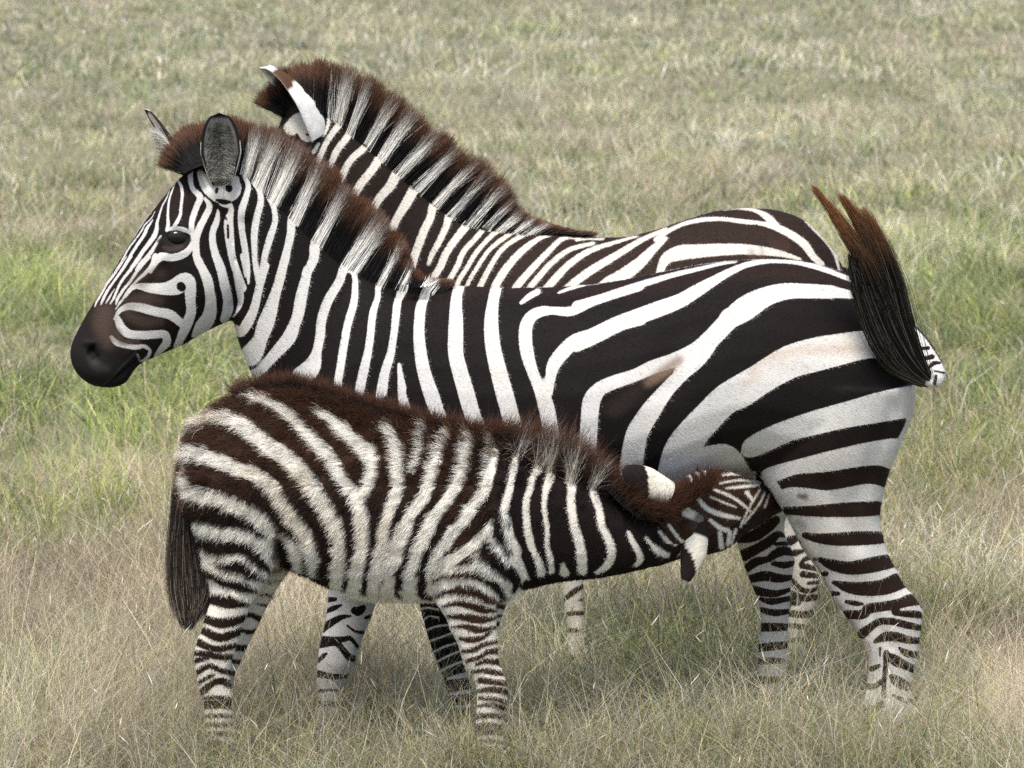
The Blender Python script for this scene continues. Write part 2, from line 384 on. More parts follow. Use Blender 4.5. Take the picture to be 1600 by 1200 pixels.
FOAL = Z(250, 560, """
W 130,580,80 200,578,104 300,612,110 400,645,108 500,695,100 600,725,110 700,795,104 760,875,100 820,965,106 880,1050,110 930,1130,110 965,1230,100 975,1330,92
| W 240,430,36 330,385,60 430,370,74 520,400,110 600,470,120 690,550,118 780,610,124 860,670,130 920,745,130 980,830,120 1040,920,120 1090,1010,112 1120,1110,104 1130,1250,100 1100,1400,110 1080,1500,60
| W 440,242,26 560,235,36 650,260,48 750,300,50 830,355,80 900,430,90 980,520,90 1050,590,90 1110,680,90 1170,780,90 1230,860,100 1265,960,104 1275,1080,100 1265,1230,104 1225,1370,104 1195,1490,100
| W 1030,340,40 1100,400,66 1180,470,90 1260,540,110 1320,620,112 1340,700,88 1310,790,80 1260,880,90
| W 1440,450,60 1490,520,80 1500,620,90 1500,720,90 1490,830,90 1445,940,80 1415,1060,84 1390,1200,92 1355,1340,100 1330,1450,100 1320,1560,100
| W 1640,880,60 1590,950,70 1540,1020,70 1505,1100,76 1470,1200,84 1440,1330,90 1420,1480,96
| W 150,755,50 210,820,80 300,850,92 400,880,100 500,920,100 600,970,108 680,1040,100 725,1100,60
| W 215,1030,56 300,1065,88 400,1085,92 500,1095,90 600,1130,90 690,1190,90 700,1260,80
| W 200,780,60 160,720,40 | K 205,520,14
| W 780,1100,50 800,1130,50 850,1190,90 870,1280,80 885,1340,50
| K 740,1150,50 745,1210,60 760,1260,40
""") + [("PW", [(290, 838), (432, 838), (440, 905), (400, 960), (375, 1300), (290, 1300)]), ("PW", [(465, 935), (690, 915), (690, 960), (465, 960)]),
        ("PW", [(672, 885), (700, 866), (745, 868), (790, 900), (815, 930), (830, 960), (800, 1300), (665, 1300), (665, 930)])] + Z(250, 800, """
K 255,180,56 340,210,86 440,215,80 530,220,78 600,270,70 660,330,48 695,355,16
| K 360,310,24 440,335,56 520,340,76 580,390,48 660,412,18
| K 305,370,40 380,420,60 460,450,60 540,475,50 610,490,18
| K 325,540,66 420,560,80 500,570,50 570,572,26
| K 285,670,50 370,695,60 450,685,58 545,655,40
| K 270,740,50 370,785,50 450,765,50 520,735,40
| K 240,815,50 330,855,40 400,850,40 490,828,26
| K 210,880,36 300,890,40 380,905,40 470,905,30
| K 210,932,36 295,912,26 | K 230,1005,36 310,960,34 380,990,36 460,1008,30
| K 245,1062,26 330,1020,26 | K 260,1125,46 350,1060,38 420,1070,50 460,1092,28
| K 250,1200,40 460,1190,40 | K 260,1330,30 480,1330,30 | K 270,1480,40 500,1480,40 | K 250,1730,160 510,1730,160
| K 1010,400,40 1020,330,36 1010,470,14 | K 1150,430,30 1140,500,18 | K 1280,400,24 1275,520,18
| K 1390,440,24 1380,540,24 | K 1490,420,30 1480,500,30 1540,550,16 1600,560,10
""") + Z(580, 620, """
W 0,330,110 20,420,100 15,480,60
| W 120,200,40 160,290,80 170,400,90 180,500,100
| W 370,195,24 340,240,34 330,320,48 295,400,46 265,475,26
| W 500,180,34 490,260,48 440,340,58 400,440,80 370,540,90 320,650,90 250,740,80 220,850,90 180,960,84 140,1060,80 100,1180,84 80,1280,84
| W 630,195,44 640,280,58 610,380,78 580,470,86 530,570,90 470,660,90 400,750,90 350,850,94 310,950,94 275,1060,110 240,1180,110 240,1280,90
| W 765,230,46 775,350,58 740,490,68 710,590,78 650,680,88 570,780,90 500,870,92 430,960,84 395,1050,80 380,1180,70 400,1270,50
| W 915,350,40 905,390,46 890,460,48 870,560,50 840,680,60 850,780,60 870,870,60 910,960,68 940,1060,76 960,1170,80
| W 755,770,34 730,830,56 660,900,70 600,960,80 530,1000,70 460,1050,76 400,1110,60
| W 735,850,56 790,930,56 850,1000,60 915,1055,56
| W 680,970,50 740,1040,60 810,1090,60 875,1160,70 | W 540,1080,26 620,1060,40 720,1080,40
| W 410,1190,60 520,1150,54 620,1150,56 720,1180,60
| W 1080,420,70 1020,490,48 1000,560,46 970,650,50 970,760,50 985,870,56 1010,960,50 1050,1050,60 1065,1130,60
| W 1170,400,70 1110,530,60 1085,620,40 1085,720,34 1100,830,34 1100,930,34 1125,1030,40 1130,1120,40
| W 1270,480,80 1250,600,60 1250,700,56 1270,800,60 1300,900,66 1315,1000,70 1320,1120,60
| W 1200,1060,20 1210,1130,70
| W 1390,600,60 1420,700,44 1440,800,50 1480,880,56 1510,970,56 1490,1060,60 1440,1115,40
""") + Z(560, 860, """
K 640,80,24 700,50,46 | K 470,192,18 560,155,24 640,140,34 720,145,50 800,180,50 870,230,50 905,300,30
| K 790,0,60 870,80,66 950,140,60 990,210,50 975,280,36 | K 470,282,18 560,250,38 660,245,50 740,260,50 810,300,50 870,320,28
| K 880,350,40 930,330,24 | K 1050,30,60 1080,120,60 1090,190,40 | K 1060,240,60 1090,260,40
| K 530,345,20 620,325,42 700,340,54 780,370,44 860,380,16 | K 560,412,20 650,415,42 730,430,50 800,430,42 870,415,16
| K 585,476,14 660,475,28 740,495,44 810,490,30 870,475,14 | K 635,550,22 700,560,38 760,550,34 830,510,16
| K 640,632,20 720,620,34 780,590,28 870,565,24 | K 680,692,26 760,665,28 810,635,34 880,625,40
| K 740,712,22 800,690,34 890,702,40 | K 690,762,24 770,750,28 830,760,38 910,770,28
| K 760,812,36 850,825,38 940,835,38 | K 730,882,26 820,870,34 950,882,46 | K 760,922,26 850,930,28 940,952,28
| K 730,975,16 820,965,28 920,992,46 | K 740,1024,16 860,1032,26 940,1040,20 | K 730,1120,30 920,1120,30 | K 730,1240,30 920,1240,30
| K 730,1360,30 940,1360,30 | K 700,1540,130 980,1540,130
| K 400,120,30 400,260,50 440,310,40 470,320,20 | K 440,20,50 415,100,40 400,180,34
""") + Z(860, 660, """
W 150,340,70 135,420,60 132,500,56 150,640,58 180,750,66 200,850,68 210,970,60
| W 270,440,60 310,560,48 330,660,48 370,750,58 385,850,58 355,930,60 300,975,40
| W 490,690,30 520,760,44 555,830,48 570,880,50 545,925,40
| W 600,720,24 640,780,38 690,840,46 740,885,50 | W 680,680,20 740,750,34 800,820,30 | W 740,640,18 800,720,22 850,770,20
| W 90,920,20 95,980,66
| PX 0,0,0
| W 1080,330,10 1180,322,20 1290,350,14 | W 1060,380,12 1180,362,14 1310,375,12 | W 1100,412,12 1200,402,22 1300,392,18
| W 1020,420,16 1100,450,22 1180,495,22 1250,555,16 | W 1000,465,14 1080,500,12 1160,530,10 | W 920,470,30 980,540,36 1080,580,36 1180,600,22
| W 1230,440,34 1262,485,20 | W 1310,420,12 1240,540,14 1190,650,16 | W 1340,440,12 1300,520,12 1210,630,14 | W 1370,450,10 1340,530,10
| W 1000,612,26 1060,660,34 1120,685,34 1110,760,30 | W 1160,670,20 1130,760,20 | W 1060,690,30 1070,780,40
| W 865,320,14 885,375,14 | W 918,295,14 930,350,14 | W 968,285,18 970,345,12 | W 1120,300,16 1200,318,10
| W 850,560,70 930,600,60
""")
FOAL = [c for c in FOAL if c[0] != "PX"]
FOAL = FOAL+[('K', np.array([[300, 1093+i*14, 5.5], [340, 1090+i*14, 7], [385, 1094+i*14, 5.5]])) for i in range(7)]+[('K', np.array([[730, 1122+i*13, 5], [765, 1119+i*13, 6.5], [800, 1123+i*13, 5]])) for i in range(5)]
FOAL_FH = Z(250, 800, """
K 740,280,60 820,290,60 | K 700,350,14 830,330,20 | K 680,430,14 790,430,16 | K 630,515,20 720,520,20 | K 600,575,14 700,590,24
| K 540,640,30 600,655,40 650,690,30 | K 500,740,26 560,750,30 610,740,26 | K 470,850,50 540,850,40 | K 440,930,30 510,940,30
| K 430,1010,40 480,1010,30 | K 400,1090,40 470,1090,30 | K 380,1200,40 480,1200,40 | K 330,1350,40 480,1350,40 | K 300,1640,130 500,1640,130
""")
FOAL_FF = Z(560, 860, """
K 860,340,40 930,350,50 | K 860,410,20 900,410,20 | K 840,460,30 900,460,30 | K 820,540,30 900,540,30 | K 740,620,30 880,620,30 | K 740,700,30 880,700,30
| K 730,800,30 880,800,30 | K 730,900,30 880,900,30 | K 730,1000,30 880,1000,30 | K 720,1100,30 880,1100,30 | K 700,1440,130 940,1440,130
""")

def thin(chart, kw, kk=1.0):
    return [(k, p*np.array([1, 1, kw if k == 'W' else kk]) if k in 'WK' else p) for k, p in chart]
MARE = [(k, p*np.array([1, 1, .98]) if (k == 'W' and p[:, 0].min() > 330) else p) for k, p in MARE]
BACKZ = thin(BACKZ, .84); FOAL = thin(FOAL, .84, 1.12); BACKZ_LEG = thin(BACKZ_LEG, 1, 1.25); MARE_FH = thin(MARE_FH, 1, 1.12)

# ------------------------------------------------------------ materials
def new_mat(name):
    m = bpy.data.materials.new(name); m.use_nodes = True
    n = m.node_tree; p = n.nodes["Principled BSDF"]; return m, n, p
def N(n, t, **kw):
    x = n.nodes.new(t)
    for k, v in kw.items(): setattr(x, k, v)
    return x
def noise(n, co, scale, detail=3, rough=0.55):
    x = N(n, "ShaderNodeTexNoise"); x.inputs["Scale"].default_value = scale
    x.inputs["Detail"].default_value = detail; x.inputs["Roughness"].default_value = rough
    n.links.new(co, x.inputs["Vector"]); return x.outputs["Fac"]
def math_(n, op, a, b, clamp=False):
    x = N(n, "ShaderNodeMath", operation=op, use_clamp=clamp)
    for i, v in enumerate((a, b)):
        if isinstance(v, (int, float)): x.inputs[i].default_value = v
        else: n.links.new(v, x.inputs[i])
    return x.outputs[0]
def mixc(n, f, a, b):
    x = N(n, "ShaderNodeMix", data_type='RGBA')
    for s, v in ((x.inputs[0], f), (x.inputs[6], a), (x.inputs[7], b)):
        if isinstance(v, (int, float)): s.default_value = v
        elif isinstance(v, tuple): s.default_value = (*v, 1)
        else: n.links.new(v, s)
    return x.outputs[2]

def coat_material(name, black, brown, white, tan, wob, soft):
    m, n, p = new_mat(name)
    tc = N(n, "ShaderNodeTexCoord").outputs["Object"]
    st = N(n, "ShaderNodeAttribute", attribute_name="stripe"); ov = N(n, "ShaderNodeAttribute", attribute_name="ovr")
    br = N(n, "ShaderNodeAttribute", attribute_name="brown")
    n1 = noise(n, tc, 160, 2); n2 = noise(n, tc, 520, 2); n3 = noise(n, tc, 9, 4); n4 = noise(n, tc, 60, 3)
    s = math_(n, 'ADD', st.outputs["Fac"], math_(n, 'MULTIPLY', math_(n, 'SUBTRACT', n1, 0.5), wob*1.6))
    s = math_(n, 'ADD', s, math_(n, 'MULTIPLY', math_(n, 'SUBTRACT', n2, 0.5), wob*2.2))
    f = N(n, "ShaderNodeMapRange", interpolation_type='SMOOTHSTEP'); n.links.new(s, f.inputs[0])
    f.inputs[1].default_value = -soft; f.inputs[2].default_value = soft
    bf = math_(n, 'MULTIPLY', br.outputs["Fac"], math_(n, 'ADD', math_(n, 'MULTIPLY', n4, 0.6), 0.7), True)
    dark = mixc(n, bf, black, brown)
    lf = N(n, "ShaderNodeMapRange"); n.links.new(n3, lf.inputs[0]); lf.inputs[1].default_value = 0.5; lf.inputs[2].default_value = 0.75; lf.inputs[4].default_value = 0.55
    light = mixc(n, lf.outputs[0], white, tan)
    light = mixc(n, math_(n, 'MULTIPLY', math_(n, 'SUBTRACT', n2, 0.45, True), 1.2, True), light, (0.42, 0.38, 0.32))
    c = mixc(n, f.outputs[0], dark, light); c = mixc(n, ov.outputs["Alpha"], c, ov.outputs["Color"])
    n.links.new(c, p.inputs["Base Color"])
    p.inputs["Roughness"].default_value = 0.65; p.inputs["Specular IOR Level"].default_value = 0.09
    mp = N(n, "ShaderNodeMapping"); mp.inputs["Scale"].default_value = (0.35, 1, 1); n.links.new(tc, mp.inputs["Vector"])
    b = N(n, "ShaderNodeBump"); b.inputs["Strength"].default_value = 0.35; b.inputs["Distance"].default_value = 0.004
    n.links.new(noise(n, mp.outputs[0], 420, 3), b.inputs["Height"]); n.links.new(b.outputs[0], p.inputs["Normal"])
    return m

def hair_material(name, rough=0.55, spec=0.15):
    m, n, p = new_mat(name)
    a = N(n, "ShaderNodeAttribute", attribute_name="hcol"); n.links.new(a.outputs["Color"], p.inputs["Base Color"])
    p.inputs["Roughness"].default_value = rough; p.inputs["Specular IOR Level"].default_value = spec
    return m
M_HAIR = hair_material("hair"); M_TAIL = hair_material("tail_hair", 0.4, 0.35)
M_COAT = coat_material("adult_coat", (0.0050, 0.0042, 0.0045), (0.022, 0.012, 0.009), (0.57, 0.56, 0.54), (0.60, 0.53, 0.43), 1.1, 0.8)
M_COAT2 = coat_material("second_adult_coat", (0.009, 0.007, 0.006), (0.026, 0.015, 0.011), (0.60, 0.57, 0.51), (0.50, 0.44, 0.34), 1.8, 1.0)
M_COATF = coat_material("foal_coat", (0.008, 0.0055, 0.005), (0.045, 0.021, 0.012), (0.66, 0.63, 0.57), (0.52, 0.44, 0.33), 3.0, 1.6)
M_EYE, _n, _p = new_mat("eye"); _p.inputs["Base Color"].default_value = (0.008, 0.006, 0.005, 1); _p.inputs["Roughness"].default_value = 0.16; _p.inputs["Specular IOR Level"].default_value = 0.3

# ------------------------------------------------------------ ears
def ear(base, tip, opn, width, depth, cols, thick=0.004, wbase=0.55):
    """cupped leaf; cols = dict(inner, rim, back, backtip, tipcol)"""
    base, tip, opn = (np.array(v, float) for v in (base, tip, opn))
    ax = tip-base; L = np.linalg.norm(ax); ax /= L
    opn = opn-ax*(opn@ax); opn /= np.linalg.norm(opn); side = np.cross(ax, opn)
    ns, na = 22, 17; V = []; C = []
    for layer in (0, 1):
        for i in range(ns+1):
            s = i/ns
            w = width/2*(wbase+(1-wbase)*min(1, s/0.45)**0.8)*math.sqrt(max(0, 1-max(0, (s-0.5)/0.5)**cols.get('pt', 2.4))) if s < 1 else 0.0
            w = max(w, 0.0008)
            for j in range(na):
                t = -1+2*j/(na-1); a = t*1.25*(1-0.25*s)
                pos = base+ax*(s*L)+side*w*math.sin(a)/math.sin(1.25)+opn*(-depth*(1-s*0.6)*(math.cos(a)-0.3)*min(1, w/(width/2)+0.1))
                nrm = -opn*math.cos(a)+side*math.sin(a)
                if layer: pos = pos+nrm*thick*(1 if w > 0.002 else 0.2)
                V.append(pos)
                e = max(abs(t), (s-0.5)/0.5*1.0)
                if not layer: c = cols['inner'] if e < 0.86 else cols['rim']
                elif s > cols.get('tiptop', 0.94): c = cols['tipcol']
                elif s+cols.get('skew', 0)*t > cols.get('tipstart', 0.62): c = cols['backtip']
                elif s < cols.get('bb', 0): c = cols['backtip']
                elif abs(t) > 0.9: c = cols['rim'] if cols.get('rimback') else cols['back']
                else: c = cols['back']
                k = random.uniform(0.85, 1.1); C.append((*(x*k for x in c), 1))
    F = []; M = (ns+1)*na
    for i in range(ns):
        for j in range(na-1):
            a, b, c, d_ = i*na+j, i*na+j+1, (i+1)*na+j+1, (i+1)*na+j
            F.append((a, b, c, d_)); F.append((M+d_, M+c, M+b, M+a))
        F.append((i*na, (i+1)*na, M+(i+1)*na, M+i*na)); F.append((i*na+na-1, M+i*na+na-1, M+(i+1)*na+na-1, (i+1)*na+na-1))
    return np.array(V), F, np.array(C)

# ------------------------------------------------------------ hair curves
def make_curves(name, pts, rad, col, mat, parent, kind=None):
    """pts (n,k,3), rad (n,k), col (n,k,3)"""
    n_, k = pts.shape[:2]
    hc = bpy.data.hair_curves.new(name); hc.add_curves([k]*n_)
    hc.attributes["position"].data.foreach_set("vector", pts.reshape(-1).astype(np.float32))
    a = hc.attributes.get("radius") or hc.attributes.new("radius", 'FLOAT', 'POINT')
    a.data.foreach_set("value", rad.reshape(-1).astype(np.float32))
    c4 = np.concatenate([col, np.ones((n_, k, 1))], 2)
    a = hc.attributes.new("hcol", 'FLOAT_COLOR', 'POINT'); a.data.foreach_set("color", c4.reshape(-1).astype(np.float32))
    hc.materials.append(mat)
    o = bpy.data.objects.new(name, hc); SC.collection.objects.link(o); o.parent = parent
    return o

def unit(v): return v/np.maximum(np.linalg.norm(v, axis=-1, keepdims=True), 1e-9)

class Skin:
    """final mesh arrays, for sampling fur roots and for ray hits"""
    def __init__(s, V, F, nrm, stripe, ovr, brown):
        T = []
        for f in F:
            T.append((f[0], f[1], f[2]))
            if len(f) == 4: T.append((f[0], f[2], f[3]))
        s.T = np.array(T); s.V, s.N, s.st, s.ov, s.br = V, nrm, stripe, ovr, brown
        a, b, c = (V[s.T[:, i]] for i in range(3)); s.area = np.linalg.norm(np.cross(b-a, c-a), axis=1)/2
        s.cen = (a+b+c)/3
    def sample(s, n, dens):
        w = s.area*dens(s.cen); w = w/w.sum(); ti = rng.choice(len(s.T), n, p=w)
        r = rng.random((n, 2)); fl = r.sum(1) > 1; r[fl] = 1-r[fl]
        B = np.stack([1-r.sum(1), r[:, 0], r[:, 1]], 1); tri = s.T[ti]
        g = lambda A: (A[tri]*(B[..., None] if A.ndim == 2 else B)).sum(1)
        return g(s.V), unit(g(s.N)), g(s.st), g(s.ov), g(s.br)

def fur(sk, parent, n, dens, length, flow, lift, r0, cols, wob, name="coat", k=3, curl=0.0, clump=0.0, mat=None):
    P, Nn, st, ov, br = sk.sample(n, dens)
    fl = flow(P); fl = fl-Nn*(fl*Nn).sum(1, keepdims=True); fl = unit(fl+rng.normal(0, 0.18, P.shape))
    li = lift(P)[:, None] if callable(lift) else lift
    dirv = unit(fl+Nn*li); L = (length(P)*rng.uniform(0.6, 1.15, n)*np.where(ov[:, 3] > .97, .5, 1))[:, None]
    if clump > 0:
        q = np.stack([vnoise(P*clump, 3+i)-0.5 for i in range(3)], 1); dirv = unit(dirv+q*1.2)
    pts = []; b = unit(fl)
    for i in range(k):
        t = i/(k-1)
        pts.append(P-Nn*0.001+dirv*L*t*(1-0.25*t)+(b*0.25-Nn*0.10*li)*L*t*t+rng.normal(0, 1, P.shape)*L*curl*t)
    pts = np.stack(pts, 1)
    isw = np.clip((st+rng.normal(0, wob, n))/1.2+0.5, 0, 1)[:, None]
    brn = np.clip(br*rng.uniform(0.5, 1.4, n), 0, 1)[:, None]
    K = np.array(cols['black'])*(1-brn)+np.array(cols['brown'])*brn
    tn = np.clip((vnoise(P*9, 5)-0.45)*2.2, 0, 1)[:, None]*0.6
    Wc = np.array(cols['white'])*(1-tn)+np.array(cols['tan'])*tn
    c = K*(1-isw)+Wc*isw; a = np.clip(ov[:, 3:4], 0, 1); c = c*(1-a)+ov[:, :3]*a
    c = c*rng.uniform(0.86, 1.14, (n, 1))*(.85+.3*vnoise(P*70, 8))[:, None]
    C = np.repeat(c[:, None], k, 1)
    if 'darktip' in cols: C = C*np.linspace(1, cols['darktip'], k)[None, :, None]
    R = np.repeat(r0*rng.uniform(0.7, 1.3, (n, 1)), k, 1)*np.linspace(1, 0.25, k)[None]
    return make_curves(name, pts, R, np.clip(C, 0, 1), mat or M_HAIR, parent)

def interp_nodes(A, u):
    A = np.asarray(A, float); i = np.clip(u.astype(int), 0, len(A)-2); t = (u-i)[:, None]
    return A[i]*(1-t)+A[i+1]*t

def mane(sk, parent, nodes, n, Yc, half, stripe_fn, brown_tip, cols, r0=0.0005, ylift=0.0, name="mane", tipfrac=0.55, k=5, wild=0.0):
    """nodes: (root xy, tip xy, sample xy or None=dark, [Y])"""
    R = np.array([list(q[0])+[q[3] if len(q) > 3 else Yc] for q in nodes], float)
    Tt = np.array([list(q[1])+[(q[4] if len(q) > 4 else (q[3] if len(q) > 3 else Yc))] for q in nodes], float)
    S = np.array([list(q[2])+[1] if q[2] is not None else list(q[0])+[0] for q in nodes], float)
    seg = np.linalg.norm(np.diff(R[:, :2], axis=0), axis=1)+np.linalg.norm(np.diff(Tt[:, :2], axis=0), axis=1)
    cum = np.concatenate([[0], np.cumsum(seg)]); x = rng.random(n)*cum[-1]
    i = np.clip(np.searchsorted(cum, x)-1, 0, len(seg)-1); u = i+(x-cum[i])/seg[i]
    v = rng.uniform(-1, 1, n)
    r = interp_nodes(R, u); t = interp_nodes(Tt, u); s = interp_nodes(S, u)
    near = np.clip(-v, 0, 1)[:, None]; ok = (s[:, 2] > .5)[:, None]; s = s[:, :2]
    rp = r[:, :2]*(1-near*0.9)+s*near*0.9
    P0 = W3(rp[:, 0], rp[:, 1], r[:, 2]+v*half); 
    jit = PX(P0)+rng.normal(0, 2.5, (n, 2))*(near > 0)
    for a_ in np.where(v < .15)[0]:
        h_, q_ = hit(sk, jit[a_, 0], jit[a_, 1])
        if abs(h_[1]-P0[a_, 1]) < .09: P0[a_] = h_+np.array([0, .004, 0])
    ulen = np.stack([np.floor(u*9)*1.7, np.floor(v*3)*3.1], 1)
    cn = vnoise(np.stack([u*7.3, v*2.5], 1), 11)-0.5; cn2 = vnoise(np.stack([u*3.1, v*2.0], 1), 12)
    ls = (1-.34*rng.random(n)**1.6)*(0.84+0.26*cn2)
    Pt = W3(t[:, 0], t[:, 1], t[:, 2]+v*half*0.75+cn*0.02)
    D = (Pt-P0)*ls[:, None]; perp = unit(np.cross(D, np.array([0, 1, 0])))
    D = D+perp*(cn*0.55+rng.normal(0, 0.06, n))[:, None]*np.linalg.norm(D, axis=1)[:, None]*0.35
    bend = rng.normal(0, 0.05+wild*.5, (n, 3))
    ww_ = rng.normal(0, 1, (n, 3))*wild*np.linalg.norm(D, axis=1)[:, None]; D = D+ww_
    pts = np.stack([P0+D*q+bend*np.linalg.norm(D, axis=1)[:, None]*q*q for q in np.linspace(0, 1, k)], 1)
    f = np.where(ok[:, 0], stripe_fn(s+np.stack([rng.normal(0, 1.2, n), rng.normal(0, 1.2, n)], 1)), -30)
    isw = np.clip(f/2+0.5, 0, 1)[:, None]
    base = np.array(cols['black'])*(1-isw)+np.array(cols['white'])*isw
    q = np.linspace(0, 1, k)[None, :]*ls[:, None]
    bt = np.clip((q-tipfrac+rng.normal(0, 0.05, (n, 1))-0.08*isw)/0.22, 0, 1)[..., None]
    C = base[:, None]*(1-bt)+np.array(brown_tip)*bt
    C = C*rng.uniform(0.65, 1.35, (n, 1, 1))
    Rr = np.repeat(r0*rng.uniform(0.7, 1.3, (n, 1)), k, 1)*np.linspace(1, 0.3, k)[None]
    return make_curves(name, pts, Rr, np.clip(C, 0, 1), M_HAIR, parent)

def tuft(parent, guides, n, Y0, Y1, spread, colfn, name="tail_hair", r0=0.0006, k=9, w=None, endmin=0.75):
    G = [catmull(np.array(g, float), 6) for g in guides]
    gi = rng.choice(len(G), n, p=w); P = np.zeros((n, k, 3)); tt = np.linspace(0, 1, k)
    end = rng.uniform(endmin, 1, n)**0.7
    off = rng.normal(0, 1, (n, 2)); cn = rng.normal(0, 1, (n, 2))
    for g in range(len(G)):
        sel = np.where(gi == g)[0]; A = G[g]
        for j, t in enumerate(tt):
            x = t*end[sel]*(len(A)-1); i = np.clip(x.astype(int), 0, len(A)-2); f = (x-i)[:, None]
            p = A[i]*(1-f)+A[i+1]*f
            sp = spread(t*end[sel])
            P[sel, j] = W3(p[:, 0]+off[sel, 0]*sp+cn[sel, 0]*sp*0.4*math.sin(t*5), p[:, 1]+off[sel, 1]*sp*0.4, Y0+(Y1-Y0)*t+off[sel, 1]*sp/560*0.8)
    T = tt[None]*end[:, None]
    C = colfn(T, gi, n)
    R = np.repeat(r0*rng.uniform(0.7, 1.3, (n, 1)), k, 1)*np.linspace(1, 0.35, k)[None]
    return make_curves(name, P, R, np.clip(C, 0, 1), M_TAIL, parent)

# ------------------------------------------------------------ building one animal
def root_empty(name, label, cat, loc, group):
    o = bpy.data.objects.new(name, None); SC.collection.objects.link(o); o.location = loc
    o.empty_display_size = 0.3; o["label"] = label; o["category"] = cat
    if group: o["group"] = group
    return o

def sculpt(co, no, ops, Ymid):
    for pts, rad, amt in ops:
        pts = np.array(pts, float); C = catmull(pts, 30) if len(pts) > 1 else pts
        Q = PX(np.stack([co[:, 0], Ymid-np.abs(co[:, 1]-Ymid), co[:, 2]], 1))
        dm = np.full(len(co), 1e9)
        for c in C: dm = np.minimum(dm, ((Q-c[:2])**2).sum(1))
        wgt = np.exp(-dm/(rad*rad))*np.clip(np.abs(no[:, 1])*1.5-0.15, 0, 1)
        co = co+no*(wgt*amt)[:, None]
    return co

def refine(me, boxes):
    """finer skin where the markings are narrow"""
    import bmesh
    if not boxes: return
    bm = bmesh.new(); bm.from_mesh(me); co = get_co(me); q = PX(co); m = np.zeros(len(co), bool)
    for x0, y0, x1, y1 in boxes: m |= (q[:, 0] > x0) & (q[:, 0] < x1) & (q[:, 1] > y0) & (q[:, 1] < y1)
    bm.verts.ensure_lookup_table()
    es = [e for e in bm.edges if m[e.verts[0].index] and m[e.verts[1].index]]
    bmesh.ops.subdivide_edges(bm, edges=es, cuts=2, use_grid_fill=True)
    bmesh.ops.triangulate(bm, faces=[f for f in bm.faces if len(f.verts) > 4])
    bm.to_mesh(me); bm.free(); me.update()

def build(name, label, cat, Ymid, parts, voxel, smooth, sculpts, stripe_of, ovr_strokes, brown_of, ears, mat, group, ctr, fine=()):
    root = root_empty(name, label, cat, (ctr[0], ctr[1], 0), group)
    me = fuse(parts, voxel, smooth); refine(me, fine); co = get_co(me); no = get_no(me)
    co = sculpt(co, no, sculpts, Ymid)
    st = stripe_of(co)
    mir = PX(np.stack([co[:, 0], Ymid-np.abs(co[:, 1]-Ymid), co[:, 2]], 1))
    ov = soft_paint(mir, np.zeros((len(co), 4)), ovr_strokes(co) if callable(ovr_strokes) else ovr_strokes)
    lt = (ov[:, 0] > .2); ov[lt, 3] *= np.clip((st[lt]+1)/4, 0, 1)
    hf = co[:, 2] < .055+gh(co[:, 1]); ov[hf] = (.03, .027, .025, 1); br = brown_of(mir, co)
    F = [tuple(p.vertices) for p in me.polygons]; V = co
    bpy.data.meshes.remove(me)
    for ev, ef, ec in ears:
        o = len(V); V = np.vstack([V, ev]); F += [tuple(i+o for i in q) for q in ef]
        ov = np.vstack([ov, ec]); st = np.concatenate([st, np.zeros(len(ev))]); br = np.concatenate([br, np.zeros(len(ev))])
    o3 = np.array([ctr[0], ctr[1], 0]); V = V-o3
    me = bpy.data.meshes.new("body"); me.from_pydata(V.tolist(), [], F); me.update()
    me.polygons.foreach_set("use_smooth", [True]*len(F))
    for nm, tp, arr in (("stripe", 'FLOAT', st), ("brown", 'FLOAT', br)):
        a = me.attributes.new(nm, tp, 'POINT'); a.data.foreach_set("value", arr.astype(np.float32))
    a = me.attributes.new("ovr", 'FLOAT_COLOR', 'POINT'); a.data.foreach_set("color", ov.astype(np.float32).ravel())
    me.materials.append(mat)
    ob = bpy.data.objects.new("body", me); SC.collection.objects.link(ob); ob.parent = root
    sk = Skin(V, F, get_no(me), st, ov, br); sk.off = o3
    sk.bvh = BVHTree.FromPolygons(V.tolist(), F)
    return root, sk

def hit(sk, px, py):
    o = Vector((0, 0, CAMH))-Vector(sk.off); d_ = Vector(W3(px, py, 10.0)-np.array([0, 0, CAMH])).normalized()
    h = sk.bvh.ray_cast(o, d_); return (np.array(h[0])+sk.off, np.array(h[1])) if h[0] else (W3(px, py, 9.9), np.array([0, -1, 0]))

def shift(o, ctr):
    """curves are written in world coordinates: put their origin at the animal's base"""
    pass

def gset(Y, **k): return ground_row(Y)
def mirror_px(co, Yc): return PX(np.stack([co[:, 0], Yc-np.abs(co[:, 1]-Yc), co[:, 2]], 1))

